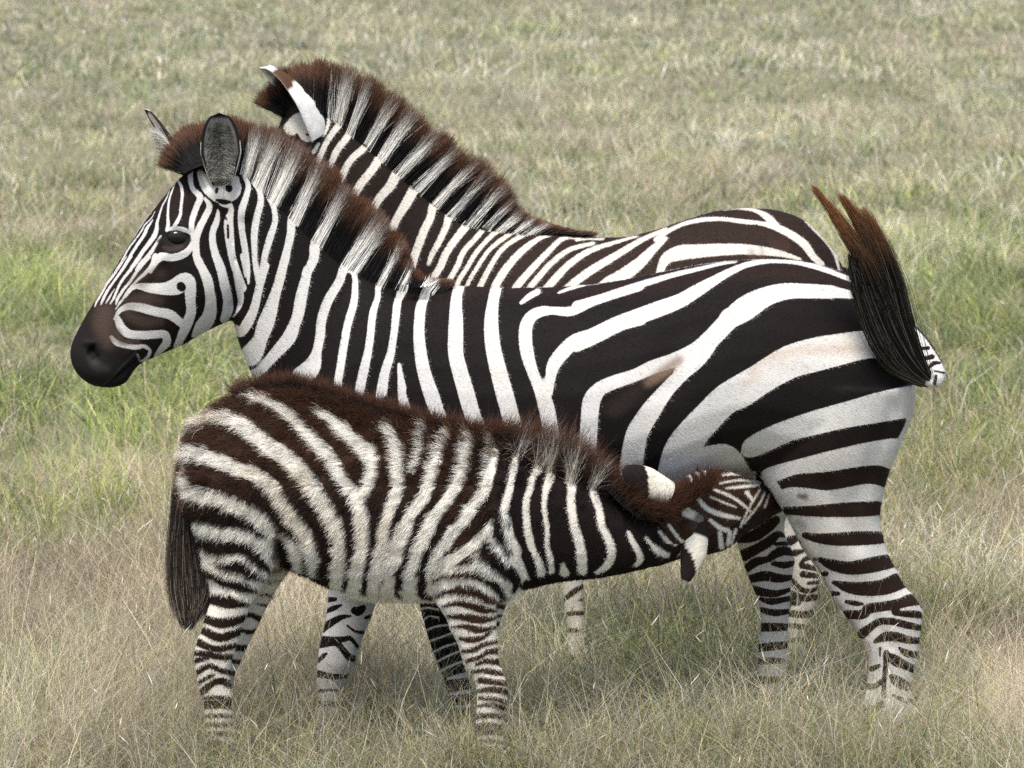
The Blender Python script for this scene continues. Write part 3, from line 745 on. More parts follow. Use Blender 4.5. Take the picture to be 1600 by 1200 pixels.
# ============================================================ MARE
def build_mare():
    Y = 10.0
    torso = [(472,565,455,680,.09),(508,490,478,760,.165),(570,458,540,800,.20),(640,450,610,815,.225),(720,447,700,825,.25),(800,450,790,830,.265),
             (880,448,880,825,.275),(960,440,970,805,.275),(1030,426,1045,782,.27),(1100,413,1110,752,.262),(1170,406,1170,737,.255),(1240,407,1230,760,.25),
             (1300,419,1300,770,.235),(1350,440,1360,740,.205),(1395,476,1405,690,.155),(1421,530,1427,640,.085)]
    torso = loft([(a,b,c,d_,h,Y,.12) for a,b,c,d_,h in torso])
    neck = [(640,448,470,700,.165),(600,438,432,662,.145),(558,412,405,607,.12),(522,380,388,574,.105),(487,345,377,547,.096),(450,310,369,520,.09),
            (418,283,366,494,.086),(388,262,370,458,.08),(352,248,372,425,.065)]
    neck = loft([(a,b,c,d_,h,Y,.15) for a,b,c,d_,h in neck])
    head = [(356,252,384,400,.045,0),(322,256,390,440,.072,0),(287,272,384,472,.09,-.01),(259,303,366,497,.10,-.02),(239,328,342,509,.097,-.03),
            (221,350,316,522,.086,-.04),(204,378,289,538,.074,-.05),(188,404,263,549,.064,-.06),(172,430,241,559,.056,-.07),(156,457,223,567,.052,-.08),
            (140,482,209,580,.053,-.09),(124,510,199,596,.056,-.095),(112,536,182,605,.054,-.10),(110,560,160,605,.046,-.10),(119,582,143,601,.028,-.10)]
    head = loft([(a,b,c,d_,h,Y+dy,.05) for a,b,c,d_,h,dy in head])
    g1 = ground_row(9.88)
    nh = [(1182,600,1425,600,.12),(1180,680,1412,680,.122),(1190,745,1388,742,.107),(1215,785,1377,790,.092),(1235,820,1376,820,.079),(1256,862,1388,865,.063),
          (1276,887,1400,888,.055),(1292,917,1414,915,.048),(1305,943,1437,943,.044),(1327,972,1441,968,.042),(1345,1003,1437,1005,.037),(1356,1032,1432,1032,.034),
          (1355,1058,1427,1055,.031),(1352,1080,1424,1082,.031),(1349,1108,1426,1108,.034),(1352,1135,1420,1135,.031),(1346,1165,1423,1165,.042),(1336,g1,1428,g1,.05)]
    nh = loft([(*s, 9.88) for s in nh])
    g2 = ground_row(10.13)
    fh = [(1120,640,1330,640,.1),(1130,720,1280,720,.1),(1140,790,1235,790,.075),(1148,835,1226,832,.055),(1157,867,1241,867,.045),(1165,892,1240,892,.042),
          (1173,912,1237,912,.036),(1184,940,1235,937,.033),(1189,975,1232,975,.031),(1186,1000,1231,1000,.031),(1184,1030,1230,1030,.031),(1182,1070,1226,1070,.032),
          (1178,1112,1226,1112,.034),(1170,g2,1230,g2,.045)]
    fh = loft([(*s, 10.13) for s in fh])
    g3 = ground_row(9.9)
    nf = [(590,700,700,720,.09),(610,800,700,800,.075),(628,870,692,880,.055),(650,925,698,928,.044),(659,960,706,962,.041),(667,990,712,990,.038),(675,1015,718,1015,.036),
          (683,1037,724,1037,.034),(690,1055,730,1055,.031),(697,1075,737,1075,.03),(705,1110,748,1110,.032),(705,1145,753,1148,.034),(693,g3,760,g3,.045)]
    nf = loft([(*s, 9.9) for s in nf])
    g4 = ground_row(10.12)
    ff = [(500,700,640,720,.08),(506,820,615,830,.06),(510,890,600,890,.05),(512,935,588,942,.045),(508,970,579,968,.043),(502,995,569,992,.042),(498,1015,562,1012,.042),
          (496,1035,555,1034,.042),(495,1052,546,1054,.036),(496,1072,539,1072,.03),(497,1095,535,1095,.029),(494,1122,534,1122,.034),(484,g4,542,g4,.045)]
    ff = loft([(*s, 10.12) for s in ff])
    dock = loft([(1370,490,1385,460,.03,9.98),(1398,512,1414,488,.03,9.96),(1418,528,1436,512,.028,9.93),(1428,548,1457,538,.027,9.9),(1434,568,1471,562,.025,9.87),
                 (1436,585,1478,582,.023,9.85),(1440,598,1475,598,.02,9.84),(1450,605,1466,606,.012,9.84)])
    sc = [([(1108,440)],28,.014),([(1075,520),(1045,600)],40,-.016),([(1185,690),(1190,640)],45,.012),([(1330,600),(1290,690)],60,.012),([(1400,640),(1340,780)],18,-.008),
          ([(600,480),(520,620)],40,.012),([(540,450),(470,600)],26,-.008),([(650,560),(660,700)],30,-.006),([(335,440)],38,.012),([(384,350),(384,420),(372,478)],12,-.014),
          ([(256,404),(222,438)],9,.005),([(250,425),(225,455)],14,-.005),([(276,350),(290,356)],9,.008),([(279,372)],11,-.010),([(262,395),(290,392)],8,.004),
          ([(300,330)],16,-.006),([(149,558),(143,548)],7,-.014),([(134,536),(146,536)],5,.004),([(214,566),(192,584),(168,602)],4,-.008),([(205,548)],14,.004),
          ([(1420,948)],14,.006),([(1360,960),(1390,1010)],10,-.005),([(1300,840),(1340,880)],24,.006),([(1290,760),(1340,850)],14,-.006),
          ([(345,300)],22,.020),([(330,300)],12,.006),
          ([(760,620),(775,740)],16,.003),([(830,620),(845,740)],16,.003),([(900,620),(910,740)],16,.003),([(970,600),(985,700)],16,.003)]
    def stripes(co):
        P = mirror_px(co, Y); f = paint(P, MARE); own = PX(co); yy = co[:, 1]
        m = (yy > Y+.01) & (own[:, 1] > 772) & (own[:, 0] > 1100) & (own[:, 0] < 1260)
        f[m] = paint(mirror_px(co[m], 10.13), MARE_FH, 1)
        m = (yy < Y) & (own[:, 1] > 780) & (own[:, 0] > 1180); f[m] = paint(mirror_px(co[m], 9.88), MARE)
        m = (yy < Y+.02) & (own[:, 1] > 830) & (own[:, 0] > 620) & (own[:, 0] < 780); f[m] = paint(mirror_px(co[m], 9.9), MARE_NF)
        m = (yy > Y+.02) & (own[:, 1] > 830) & (own[:, 0] < 640); f[m] = paint(mirror_px(co[m], 10.12), MARE_FF, 1)
        m = (own[:, 0] > 1416+(own[:, 1]-500)*.12) & (own[:, 1] < 609) & (yy < 9.99); f[m] = paint(own[m], TAILC, 1)
        belly = (own[:, 0] > 560) & (own[:, 0] < 1180) & (own[:, 1] < 775+50*(own[:, 0] < 1080)) & (get_under(co, Y)); f[belly] = 20
        return f
    def get_under(co, Yc): return (np.abs(co[:, 1]-Yc) < .1) & (co[:, 2] < W3(900, 720, Y)[2]) & (co[:, 2] > W3(900, 870, Y)[2])
    BR, BK, SK = (0.064, 0.043, 0.034), (0.010, 0.009, 0.009), (0.012, 0.010, 0.010)
    ovr = [(BR, .8, 18, [(166,490,22),(163,508,26),(168,532,16)]), (BR, .8, 7, [(184,520,8),(192,535,8),(215,533,5)]),
           (SK, 1, 14, [(126,508,16),(124,540,46),(138,575,56)]), (SK, 1, 8, [(150,575,56),(172,582,40),(196,572,26),(206,563,20)]), (SK, 1, 4, [(196,551,10),(206,556,12),(212,566,8)]),
           ((.003,.003,.003), 1, 3, [(136,552,4),(142,546,9),(146,540,5)]), ((.05,.045,.04), .8, 3, [(212,551,.5),(192,571,1),(176,589,1),(163,600,1)]), ((.05,.045,.042), .5, 8, [(141,562,3),(150,572,10),(166,575,6)]),  # last stroke: soft highlight on the dark muzzle, put into the colour
           (BR, .4, 12, [(205,440,6),(225,430,12),(250,425,10)]), (BR, .5, 12, [(200,475,16),(230,468,16),(250,470,6)]), (BR, .6, 9, [(200,492,10),(225,503,14),(250,502,8)]),
           (SK, 1, 4, [(249,377,5),(257,374,8),(268,379,12),(284,382,12),(295,375,6)]), ((0.035, .025, .02), .9, 4, [(256,386,3),(268,390,7),(284,386,4)]), (SK, 1, 2, [(247,384,3),(242,391,1)]),
           ((.195,.13,.09), .8, 9, [(1012,598,8),(1036,582,14),(1060,563,10)]), ((.40,.27,.17), .35, 8, [(1172,582,4),(1205,555,10),(1260,548,10),(1340,545,8)]),
           ((.42,.29,.2), .30, 8, [(1160,600,6),(1185,585,10)]), ((.03,.02,.016), .5, 14, [(960,640,20),(985,618,16),(1005,602,8)]),
           ((.06,.03,.02), .8, 5, [(1249,775,5),(1258,776,7)]), ((.42,.30,.22), .3, 10, [(832,487,6),(848,482,6)]), ((.42,.30,.2), .3, 8, [(965,500,6),(980,496,6)]),
           ((.30,.27,.23), .65, 7, [(1236,830,8),(1262,872,12),(1290,920,12),(1310,950,14),(1335,985,16),(1352,1015,14),(1362,1060,10)]),
           ((.25,.23,.21), .6, 6, [(1248,815,8),(1256,822,8)])]
    def brown(P, co):
        b = 0.12+0.75*np.clip((P[:, 1]-650)/120, 0, 1)*(P[:, 0] > 1130)
        b = np.maximum(b, 0.75*np.exp(-((P[:, 1]-(450-30*np.exp(-((P[:, 0]-1180)/150)**2)))/22)**2)*(P[:, 0] > 620)*(P[:, 0] < 1360))
        b = np.maximum(b, 0.5*(P[:, 1] > 400)*np.clip((300-P[:, 0])/60, 0, 1))
        b = np.maximum(b, 0.5*np.exp(-((P[:, 0]-275)/45)**2-((P[:, 1]-310)/50)**2))
        return b*np.where(PX(co)[:, 1] > 1120, 0.2, 1)
    gi, gk, wh, db = (0.16, 0.16, 0.15), (0.012, 0.011, 0.012), (0.72, 0.70, 0.66), (0.03, 0.018, 0.014)
    ears = [ear(W3(346, 290, 9.915), W3(342, 176, 9.93), (-.12, -1, -.05), .116, .045, dict(inner=gi, rim=gk, back=wh, backtip=gk, tipcol=wh, tiptop=.985), wbase=.4),
            ear(W3(286, 268, 10.05), W3(225, 171, 10.10), (-.9, -.25, -.1), .075, .04, dict(inner=wh, rim=db, back=wh, backtip=db, tipcol=wh, tipstart=.38, tiptop=.95), wbase=.7)]
    root, sk = build("zebra_mare", "large striped zebra facing left with its tail flicked up, nursing the fluffy foal", "zebra", Y,
                     [torso, neck, head, nh, fh, nf, ff, dock], .0072, 7, sc, stripes, ovr, brown, ears, M_COAT, None, (0.3, Y), [(90, 160, 400, 620), (1150, 880, 1460, 1125), (480, 920, 760, 1110), (1400, 480, 1490, 615)])
    cols = dict(black=(.005,.0045,.0045), brown=(.022,.012,.009), white=(.61,.595,.57), tan=(.56,.50,.42))
    o3 = sk.off
    def px(P): return PX(P+o3)
    def flow(P):
        q = px(P); head_ = (q[:, 0] < 380)[:, None]; leg = (q[:, 1] > 800)[:, None]
        f = np.tile(np.array([[1.0, 0, -.55]]), (len(P), 1)); f = np.where(head_, np.array([[.7, 0, .5]]), f); return np.where(leg, np.array([[.1, 0, -1]]), f)
    def dens(P): return np.where(P[:, 1] < .06, 1.0, .35)
    fur(sk, root, 260000, dens, lambda P: np.where(px(P)[:, 0] < 390, .006, .010), flow, .30, .00030, cols, .8)
    # long pale hair inside the ears
    def earhair(base, tip, opn, n, w, L, cA, cB):
        ax = unit(np.array(tip)-np.array(base)); opn = np.array(opn, float); sd = unit(np.cross(ax, opn)); H = np.linalg.norm(np.array(tip)-np.array(base))
        s = rng.uniform(.05, .85, n)**1.2; t = rng.uniform(-1, 1, n)
        ww = w*np.sqrt(np.clip(1-np.abs(s-.45)**2*3.2, .05, 1))
        P0 = np.array(base)+ax*(s*H)[:, None]+sd*(t*ww)[:, None]-opn*(.028*(1-t*t))[:, None]
        Dd = unit(-sd*np.sign(t)[:, None]*.6*np.abs(t)[:, None]+ax*.55+opn*.45+rng.normal(0, .25, (n, 3)))
        Ln = (L*rng.uniform(.5, 1.2, n))[:, None]
        pts = np.stack([P0+Dd*Ln*q for q in (0, .5, 1)], 1)
        m = rng.random((n, 1))*np.clip(1.2-s*1.1, 0, 1)[:, None]; C = np.array(cA)*(1-m)+np.array(cB)*m; return pts, np.repeat(C[:, None], 3, 1)
    a, b = earhair(W3(346, 288, 9.91), W3(342, 182, 9.925), (-.1, -1, 0), 5000, .044, .03, (.05, .05, .048), (.62, .60, .54))
    c, d_ = earhair(W3(286, 264, 10.04), W3(240, 205, 10.07), (-.8, -.3, -.1), 2500, .03, .045, (.5, .48, .44), (.75, .73, .68))
    pts = np.concatenate([a, c])-o3; C = np.concatenate([b, d_])
    make_curves("ear_hair", pts, np.tile([[.0005, .0004, .0002]], (len(pts), 1)), C, M_HAIR, root)
    nodes = [((292,270),(244,258),None,10.0),((298,264),(258,226),None,10.0),((310,260),(286,198),None,10.0),((333,257),(318,190),None,10.02),((360,258),(362,184),None,10.0),
             ((382,270),(392,192),(377,272)),((393,277),(410,197),(387,280)),((406,288),(430,204),(397,290)),((434,312),(464,222),(422,316)),((462,338),(499,249),(450,345)),((498,370),(537,284),(488,383)),
             ((532,398),(574,317),(520,408)),((560,418),(604,344),(548,426)),((595,438),(628,374),(588,446)),((624,447),(641,412),(626,455)),((650,448),(665,432),(650,458)),((690,448),(712,438),(690,462))]
    md = mane(sk, root, nodes, 46000, Y, .036, lambda q: paint(q, MARE), (.120, .058, .034), dict(black=(.007, .006, .006), white=(.84, .81, .75)), r0=.00065)
    # tail tuft thrown up over the rump
    gd = [[(1452,600),(1418,566),(1388,512),(1364,445),(1344,395),(1312,345),(1268,288)], [(1452,598),(1424,560),(1400,500),(1382,440),(1360,380),(1336,335),(1312,302)],
          [(1452,596),(1428,550),(1412,500),(1398,440),(1383,395),(1366,355),(1347,322)], [(1446,602),(1405,580),(1374,538),(1350,480),(1336,430),(1328,395)],
          [(1452,600),(1420,556),(1396,508),(1372,455),(1352,410),(1325,370),(1296,325)]]
    def tc(T, gi_, n):
        t = np.clip((T-.58+rng.normal(0, .06, (n, 1)))/.3, 0, 1)[..., None]*(gi_ != 3)[:, None, None]
        gr = (rng.random((n, 1, 1)) < .18); base = np.where(gr, np.array([.16, .15, .13]), np.array([.012, .010, .010]))
        return (base*(1-t)+np.array([.27, .12, .052])*t)*rng.uniform(.6, 1.4, (n, 1, 1))
    tf = tuft(root, gd, 5200, 9.84, 9.70, lambda t: 3+5.0*np.sin(np.clip(t, 0, 1)*math.pi)**.8*(1-.6*t), tc, w=[.26,.22,.12,.16,.24], r0=.0007, endmin=.55)
    for o in (md, tf): o.location = Vector(-o3)
    # eye
    p, nn = hit(sk, 279, 371)
    V, F = blob(0, 0, 10, .021, (1.5, .75, 1.0)); V = V-W3(0, 0, 10)
    me = bpy.data.meshes.new("eye"); me.from_pydata(V.tolist(), [], F); me.polygons.foreach_set("use_smooth", [True]*len(F)); me.materials.append(M_EYE)
    for s in (-1, 1):
        e = bpy.data.objects.new("eye", me); SC.collection.objects.link(e); e.parent = root
        q = p-o3; cy = -.022
        e.location = (q[0], q[1]+.0 if s < 0 else 2*cy-q[1]-.0, q[2]); e.rotation_euler = (0, math.radians(8), math.radians(-8*s))
    return root

# ============================================================ FOAL
def build_foal():
    Y = 9.58
    torso = [(300,700,298,790,.06),(318,664,310,830,.10),(350,640,345,850,.122),(400,618,400,875,.14),(450,611,450,886,.148),(510,622,505,912,.155),(570,642,565,934,.158),
             (630,661,625,940,.155),(690,674,680,940,.148),(740,684,730,942,.138),(790,694,775,942,.12),(822,702,805,935,.095)]
    torso = loft([(*s, Y, .1) for s in torso])
    neck = [(780,692,770,938,.10),(830,706,835,918,.086),(880,720,885,908,.076),(920,744,930,904,.07),(955,770,965,898,.067),(985,790,1000,890,.064),(1018,800,1035,882,.06)]
    neck = loft([(*s, Y) for s in neck])
    head = [(1000,806,1024,880,.045,9.58),(1022,788,1042,880,.058,9.60),(1048,766,1062,873,.068,9.63),(1076,744,1088,868,.073,9.67),(1105,734,1118,864,.072,9.72),(1132,736,1142,854,.066,9.77),
            (1156,742,1164,834,.058,9.82),(1180,750,1188,820,.05,9.87),(1200,756,1208,806,.042,9.92),(1218,764,1224,798,.03,9.95)]
    head = loft(head)
    g = ground_row(9.5)
    nh = [(445,740,292,740,.085),(446,790,297,790,.08),(441,835,307,830,.07),(430,867,318,867,.06),(421,893,325,895,.05),(407,917,329,920,.044),(395,938,329,943,.04),
          (386,960,321,963,.038),(377,985,315,985,.036),(370,1010,306,1007,.034),(363,1032,303,1030,.032),(360,1055,307,1055,.03),(361,1080,313,1082,.026),(363,1105,319,1107,.024),
          (364,1128,321,1130,.024),(369,1155,323,1157,.03),(374,1172,322,1174,.028),(378,g,320,g,.036)]
    nh = loft([(*s, 9.5) for s in nh])
    g = ground_row(9.66)
    fh = [(470,780,360,780,.07),(462,850,380,850,.06),(455,885,395,885,.05),(440,907,385,905,.045),(425,932,375,930,.04),(412,960,368,958,.036),(400,985,358,985,.034),(386,1012,345,1010,.03),
          (375,1037,335,1035,.03),(367,1055,330,1055,.028),(362,1085,328,1085,.025),(362,1120,330,1120,.025),(368,g,322,g,.033)]
    fh = loft([(*s, 9.66) for s in fh])
    g = ground_row(9.5)
    nf = [(670,780,800,800,.07),(672,850,798,860,.065),(676,905,790,905,.055),(683,942,779,945,.047),(696,963,777,965,.042),(703,982,776,985,.038),(711,998,777,998,.035),(718,1012,778,1012,.033),
          (725,1030,780,1032,.031),(734,1048,785,1050,.029),(743,1068,793,1070,.031),(745,1085,793,1088,.03),(745,1103,790,1105,.028),(743,1122,784,1122,.025),(744,1142,785,1142,.028),
          (745,1168,790,1168,.028),(740,g,798,g,.036)]
    nf = loft([(*s, 9.5) for s in nf])
    g = ground_row(9.66)
    ff = [(700,850,800,850,.06),(705,910,797,910,.05),(720,947,789,950,.042),(735,975,781,975,.034),(742,1010,775,1010,.028),(745,1060,778,1060,.025),(745,1120,780,1120,.025),(742,g,790,g,.033)]
    ff = loft([(*s, 9.66) for s in ff])
    sc = [([(436,850),(447,890)],10,-.008),([(400,700),(360,780)],40,.008),([(740,800),(730,880)],40,.008),([(672,860),(678,930)],12,-.006),([(1095,820),(1080,835)],14,.012),([(1060,745),(1050,770)],14,.01)]
    def stripes(co):
        P = mirror_px(co, Y); own = PX(co); yy = co[:, 1]
        hd = own[:, 0] > 985
        P[hd] = own[hd]; f = paint(P, FOAL)
        m = (yy < Y+.005) & (own[:, 1] > 850); f[m] = paint(mirror_px(co[m], 9.5), FOAL)
        m = (yy > Y+.01) & (own[:, 1] > 868) & (own[:, 0] < 480); f[m] = paint(mirror_px(co[m], 9.66), FOAL_FH, 1)
        m = (yy > Y+.01) & (own[:, 1] > 930) & (own[:, 0] > 690) & (own[:, 0] < 820); f[m] = paint(mirror_px(co[m], 9.66), FOAL_FF, 1)
        # far half of the head: same bands mirrored over the muzzle line
        return f
    ovr = [((.012,.010,.010), 1, 8, [(1190,770,30),(1215,768,30)]), ((.22,.15,.09), .5, 6, [(425,604,1),(470,616,2),(510,632,1)]), ((.34,.25,.16), .75, 5, [(512,626,1),(560,645,2),(600,660,2),(645,674,1)]),
           ((.012,.009,.008), .9, 6, [(437,838,8),(432,862,14),(440,872,10)]), ((.05,.04,.035), .8, 8, [(1096,812,14),(1090,822,16)])]  # first stroke: shade of the flank crease, put into the colour
    def brown(P, co):
        b = 0.25+0.75*np.clip((800-P[:, 1])/100, 0, 1)*(P[:, 0] < 900)
        b = np.maximum(b, .75*(P[:, 1] > 930)*(P[:, 0] > 600)*(P[:, 1] < 1100)); b = np.maximum(b, .8*(P[:, 0] > 1040)*(P[:, 1] < 850))
        b = np.where((P[:, 0] > 700) & (P[:, 1] > 700) & (P[:, 1] < 930) & (P[:, 0] < 1030), np.clip((790-P[:, 0])/60, 0.05, 1)*.7, b); return b
    wh, bk, br = (.70, .66, .56), (.014, .010, .009), (.06, .025, .014)
    ears = [ear(W3(1046, 772, 9.55), W3(971, 734, 9.50), (.1, .9, -.45), .080, .03, dict(inner=(.35,.33,.28), rim=wh, back=wh, backtip=bk, tipcol=bk, tipstart=.50, tiptop=2, pt=1.5, skew=.15, rimback=1), wbase=.75),
            ear(W3(1096, 818, 9.61), W3(1069, 911, 9.55), (-.2, .9, -.1), .072, .03, dict(inner=(.35,.33,.28), rim=wh, back=wh, backtip=bk, tipcol=wh, tipstart=.60, tiptop=.97, pt=.95, skew=-.22, bb=.2), wbase=.45)]
    root, sk = build("zebra_foal", "small fluffy brown and white foal suckling with its head under the larger zebra", "zebra foal", Y,
                     [torso, neck, head, nh, fh, nf, ff], .0062, 6, sc, stripes, ovr, brown, ears, M_COATF, None, (-.35, Y), [(1030, 700, 1230, 880), (670, 900, 800, 1140), (290, 960, 420, 1110)])
    o3 = sk.off; cols = dict(black=(.007,.005,.005), brown=(.058,.027,.014), white=(.86,.83,.76), tan=(.72,.62,.48))
    def px(P): return PX(P+o3)
    def flow(P):
        q = px(P); leg = (q[:, 1] > 900)[:, None]; hd = (q[:, 0] > 1030)[:, None]
        f = np.tile(np.array([[-.8, 0, -.75]]), (len(P), 1)); f = np.where((q[:, 1] < 760)[:, None], np.array([[-1, 0, -.05]]), f)
        f = np.where(hd, np.array([[-.9, 0, .1]]), f); return np.where(leg, np.array([[-.1, 0, -1]]), f)
    def length(P):
        q = px(P); x = q[:, 0]; top = np.interp(x, [290, 320, 400, 450, 520, 640, 800, 900, 1000], [690, 650, 612, 608, 622, 662, 695, 728, 790])
        L = .014+.030*np.exp(-((q[:, 1]-top)/42)**2)+.008*(q[:, 1] < 900)+.02*(x < 330)*(q[:, 1] < 800); L = np.where((q[:, 1] > 940), .007, L); L = np.where(x > 1030, .008, L); L = np.where((x > 770) & (x <= 1030) & (q[:, 1] < 790), .010, L)
        return np.where((x > 800) & (x < 1030) & (q[:, 1] > 760), .007, L)
    def lift(P):
        q = px(P); x = q[:, 0]; top = np.interp(x, [290, 320, 400, 450, 520, 640, 800, 900, 1000], [690, 650, 612, 608, 622, 662, 695, 728, 790])
        return .42+1.0*np.exp(-((q[:, 1]-top)/26)**2)*(x < 1000)+.8*(x < 315)*(q[:, 1] < 800)
    fur(sk, root, 330000, lambda P: np.where(P[:, 1] < .04, 1., .4), length, flow, lift, .00042, cols, 1.6, k=4, curl=.06, clump=48)
    # longer dark guard hairs standing off the back, rump and withers
    gc = dict(black=(.02,.012,.009), brown=(.05,.024,.013), white=(.30,.22,.15), tan=(.26,.18,.12))
    def gd_(P):
        q = px(P); x = q[:, 0]; top = np.interp(x, [290, 320, 400, 450, 520, 640, 800, 900, 1000], [690, 650, 612, 608, 622, 662, 695, 728, 790])
        return np.exp(-((q[:, 1]-top)/14)**2)*(x < 960)*(P[:, 1] < .1)+.8*np.exp(-((x-292)/8)**2)*(q[:, 1] > 690)*(q[:, 1] < 790)+1e-9
    fur(sk, root, 12000, gd_, lambda P: .062+0*P[:, 0], flow, 1.5, .00055, gc, 2.0, name="guard_hair", k=4, curl=.12, clump=60)
    nodes = [((375,622),(352,604),None,Y),((410,612),(396,588),None,Y),((455,606),(456,582),None,Y),((520,622),(514,598),None,Y),((600,648),(600,624),None,Y),((660,668),(664,642),None,Y),((700,676),(706,650),None,Y),((745,686),(756,660),None,Y),((768,690),(790,658),None,Y),((800,698),(828,662),(796,718),Y-.01),
             ((840,708),(866,670),(845,745),Y-.01),((875,720),(903,680),(890,770),Y-.02),((912,742),(938,708),(920,772),Y-.02),((945,764),(972,742),None,Y-.03),((972,790),(1000,768),None,9.50),
             ((1000,812),(1024,792),None,9.49),((1028,815),(1050,788),None,9.50),((1055,800),(1072,765),None,9.53),((1085,780),(1098,742),None,9.57),((1108,758),(1122,738),None,9.62)]
    md = mane(sk, root, nodes, 24000, Y, .034, lambda q: paint(q, FOAL), (.085, .040, .024), dict(black=(.012, .008, .007), white=(.66, .63, .57)), r0=.00045, tipfrac=.4, wild=.2)
    gd = [[(296,680),(290,730),(282,800),(277,870),(278,930),(288,980)], [(296,690),(290,760),(290,830),(296,900),(300,950),(294,985)], [(298,700),(298,780),(306,850),(320,905),(318,940),(306,970)],
          [(292,690),(284,760),(285,850),(289,920),(293,978)]]
    def tc(T, gi_, n):
        gr = rng.random((n, 1, 1)); base = np.where(gr < .16, np.array([.15, .11, .08]), np.array([.02, .013, .010])); base = np.where(gr > .9, np.array([.4, .36, .3]), base)
        return base*rng.uniform(.6, 1.4, (n, 1, 1))*np.ones_like(T)[..., None]
    tf = tuft(root, gd, 9000, Y, Y-.05, lambda t: 2.5+3.5*np.sin(np.clip(t, 0, 1)*math.pi*.8), tc, r0=.0005, endmin=.55)
    for o in (md, tf): o.location = Vector(-o3)
    return root

# ============================================================ SECOND ADULT
def build_back():
    Y = 11.1
    torso = [(600,450,600,600,.1),(655,384,650,660,.16),(712,348,710,690,.20),(750,354,745,695,.22),(790,358,780,700,.24),(860,363,850,705,.26),(915,368,905,705,.265),(952,371,950,705,.27),(990,368,990,700,.27),
             (1040,354,1040,690,.27),(1075,342,1078,682,.265),(1125,329,1125,670,.26),(1175,325,1180,660,.25),(1225,331,1230,670,.235),(1262,348,1268,650,.21),(1288,375,1296,600,.165),(1310,405,1316,550,.11),(1322,430,1322,500,.05)]
    torso = loft([(*s, Y, .22) for s in torso])
    neck = [(765,357,660,670,.16),(715,340,600,620,.14),(668,306,560,560,.112),(625,268,525,480,.1),(582,232,490,400,.09),(545,200,465,330,.085),(515,176,450,270,.08),(488,160,438,240,.07),(465,155,435,215,.05)]
    neck = loft([(*s, Y) for s in neck])
    head = [(455,160,500,178,.055,11.1),(440,185,503,210,.075,11.12),(432,215,503,245,.085,11.15),(425,250,498,300,.085,11.18),(418,300,480,340,.07,11.22),(412,350,458,378,.055,11.26),(408,390,445,405,.05,11.3)]
    head = loft(head)
    g = ground_row(11.0)
    nh = [(1190,560,1316,480,.12),(1195,650,1300,640,.09),(1200,740,1265,740,.07),(1205,800,1243,800,.055),(1207,835,1247,835,.05),(1215,857,1258,857,.045),(1222,876,1268,876,.042),(1228,892,1277,892,.042),
          (1232,905,1281,905,.041),(1235,920,1279,920,.038),(1236,937,1277,937,.034),(1233,957,1271,957,.03),(1230,975,1265,972,.03),(1228,1000,1258,1000,.03),(1222,g,1265,g,.04)]
    nh = loft([(*s, 11.0) for s in nh])
    g = ground_row(11.2)
    fh = [(1190,560,1300,520,.11),(1190,700,1280,700,.09),(1190,800,1240,800,.05),(1196,850,1240,850,.045),(1205,900,1250,900,.04),(1200,950,1238,950,.032),(1198,990,1232,990,.03),(1194,g,1236,g,.038)]
    fh = loft([(*s, 11.22) for s in fh])
    g = ground_row(11.0)
    nf = [(800,640,900,650,.08),(835,760,900,760,.055),(862,850,910,850,.045),(877,905,912,905,.038),(881,940,912,940,.034),(886,975,914,975,.03),(886,1010,914,1010,.03),(880,g,918,g,.04)]
    nf = loft([(*s, 11.0) for s in nf])
    g = ground_row(11.22)
    ff = [(720,640,830,650,.08),(730,760,800,760,.055),(735,850,782,850,.045),(738,900,774,900,.036),(742,940,772,940,.03),(744,985,772,985,.03),(738,g,776,g,.04)]
    ff = loft([(*s, 11.22) for s in ff])
    sc = [([(1120,350)],26,.012),([(600,260),(560,330)],30,.006)]
    def stripes(co):
        P = mirror_px(co, Y); own = PX(co); f = paint(P, BACKZ)
        m = (own[:, 1] > 800) & (own[:, 0] > 1150) & (co[:, 1] < Y); f[m] = paint(mirror_px(co[m], 11.0), BACKZ_LEG, 1)
        m = (own[:, 1] > 800) & (own[:, 0] > 1150) & (co[:, 1] >= Y); f[m] = paint(mirror_px(co[m], 11.22), BACKZ_LEG, 1)
        m = (own[:, 1] > 800) & (own[:, 0] < 1000); f[m] = paint(mirror_px(co[m], 11.0) if True else own[m], BACKZ_FORE, 1)
        return f
    ovr = [((.10,.055,.04), .45, 8, [(1172,392,6),(1176,400,8)]), ((.10,.055,.04), .45, 6, [(1190,388,4),(1192,402,5)]), ((.07,.035,.028), .35, 12, [(1210,380,10),(1225,385,12)])]
    def brown(P, co): return .35+.5*np.clip((P[:, 0]-700)/150, 0, 1)+0*P[:, 0]
    wh, bk = (.76, .74, .70), (.014, .011, .010)
    ears = [ear(W3(484, 224, 11.03), W3(404, 107, 11.04), (-.95, -.28, -.1), .14, .165, dict(inner=(.34,.33,.31), rim=wh, back=wh, backtip=(.09,.045,.025), tipcol=wh, tipstart=.70, tiptop=.9, skew=.1), wbase=.4),
            ear(W3(455, 180, 11.2), W3(420, 102, 11.22), (-.8, .4, -.2), .08, .03, dict(inner=wh, rim=wh, back=wh, backtip=(.11,.05,.025), tipcol=wh, tipstart=.7, tiptop=.86), wbase=.7)]
    root, sk = build("zebra", "zebra standing behind the nursing zebra, its face hidden, only ears, mane and back showing", "zebra", Y,
                     [torso, neck, head, nh, fh, nf, ff], .0085, 6, sc, stripes, ovr, brown, ears, M_COAT2, None, (0.3, Y), [(420, 140, 520, 260), (1190, 820, 1290, 1000)])
    o3 = sk.off; cols = dict(black=(.009,.007,.006), brown=(.030,.017,.012), white=(.64,.61,.55), tan=(.54,.47,.37))
    def px(P): return PX(P+o3)
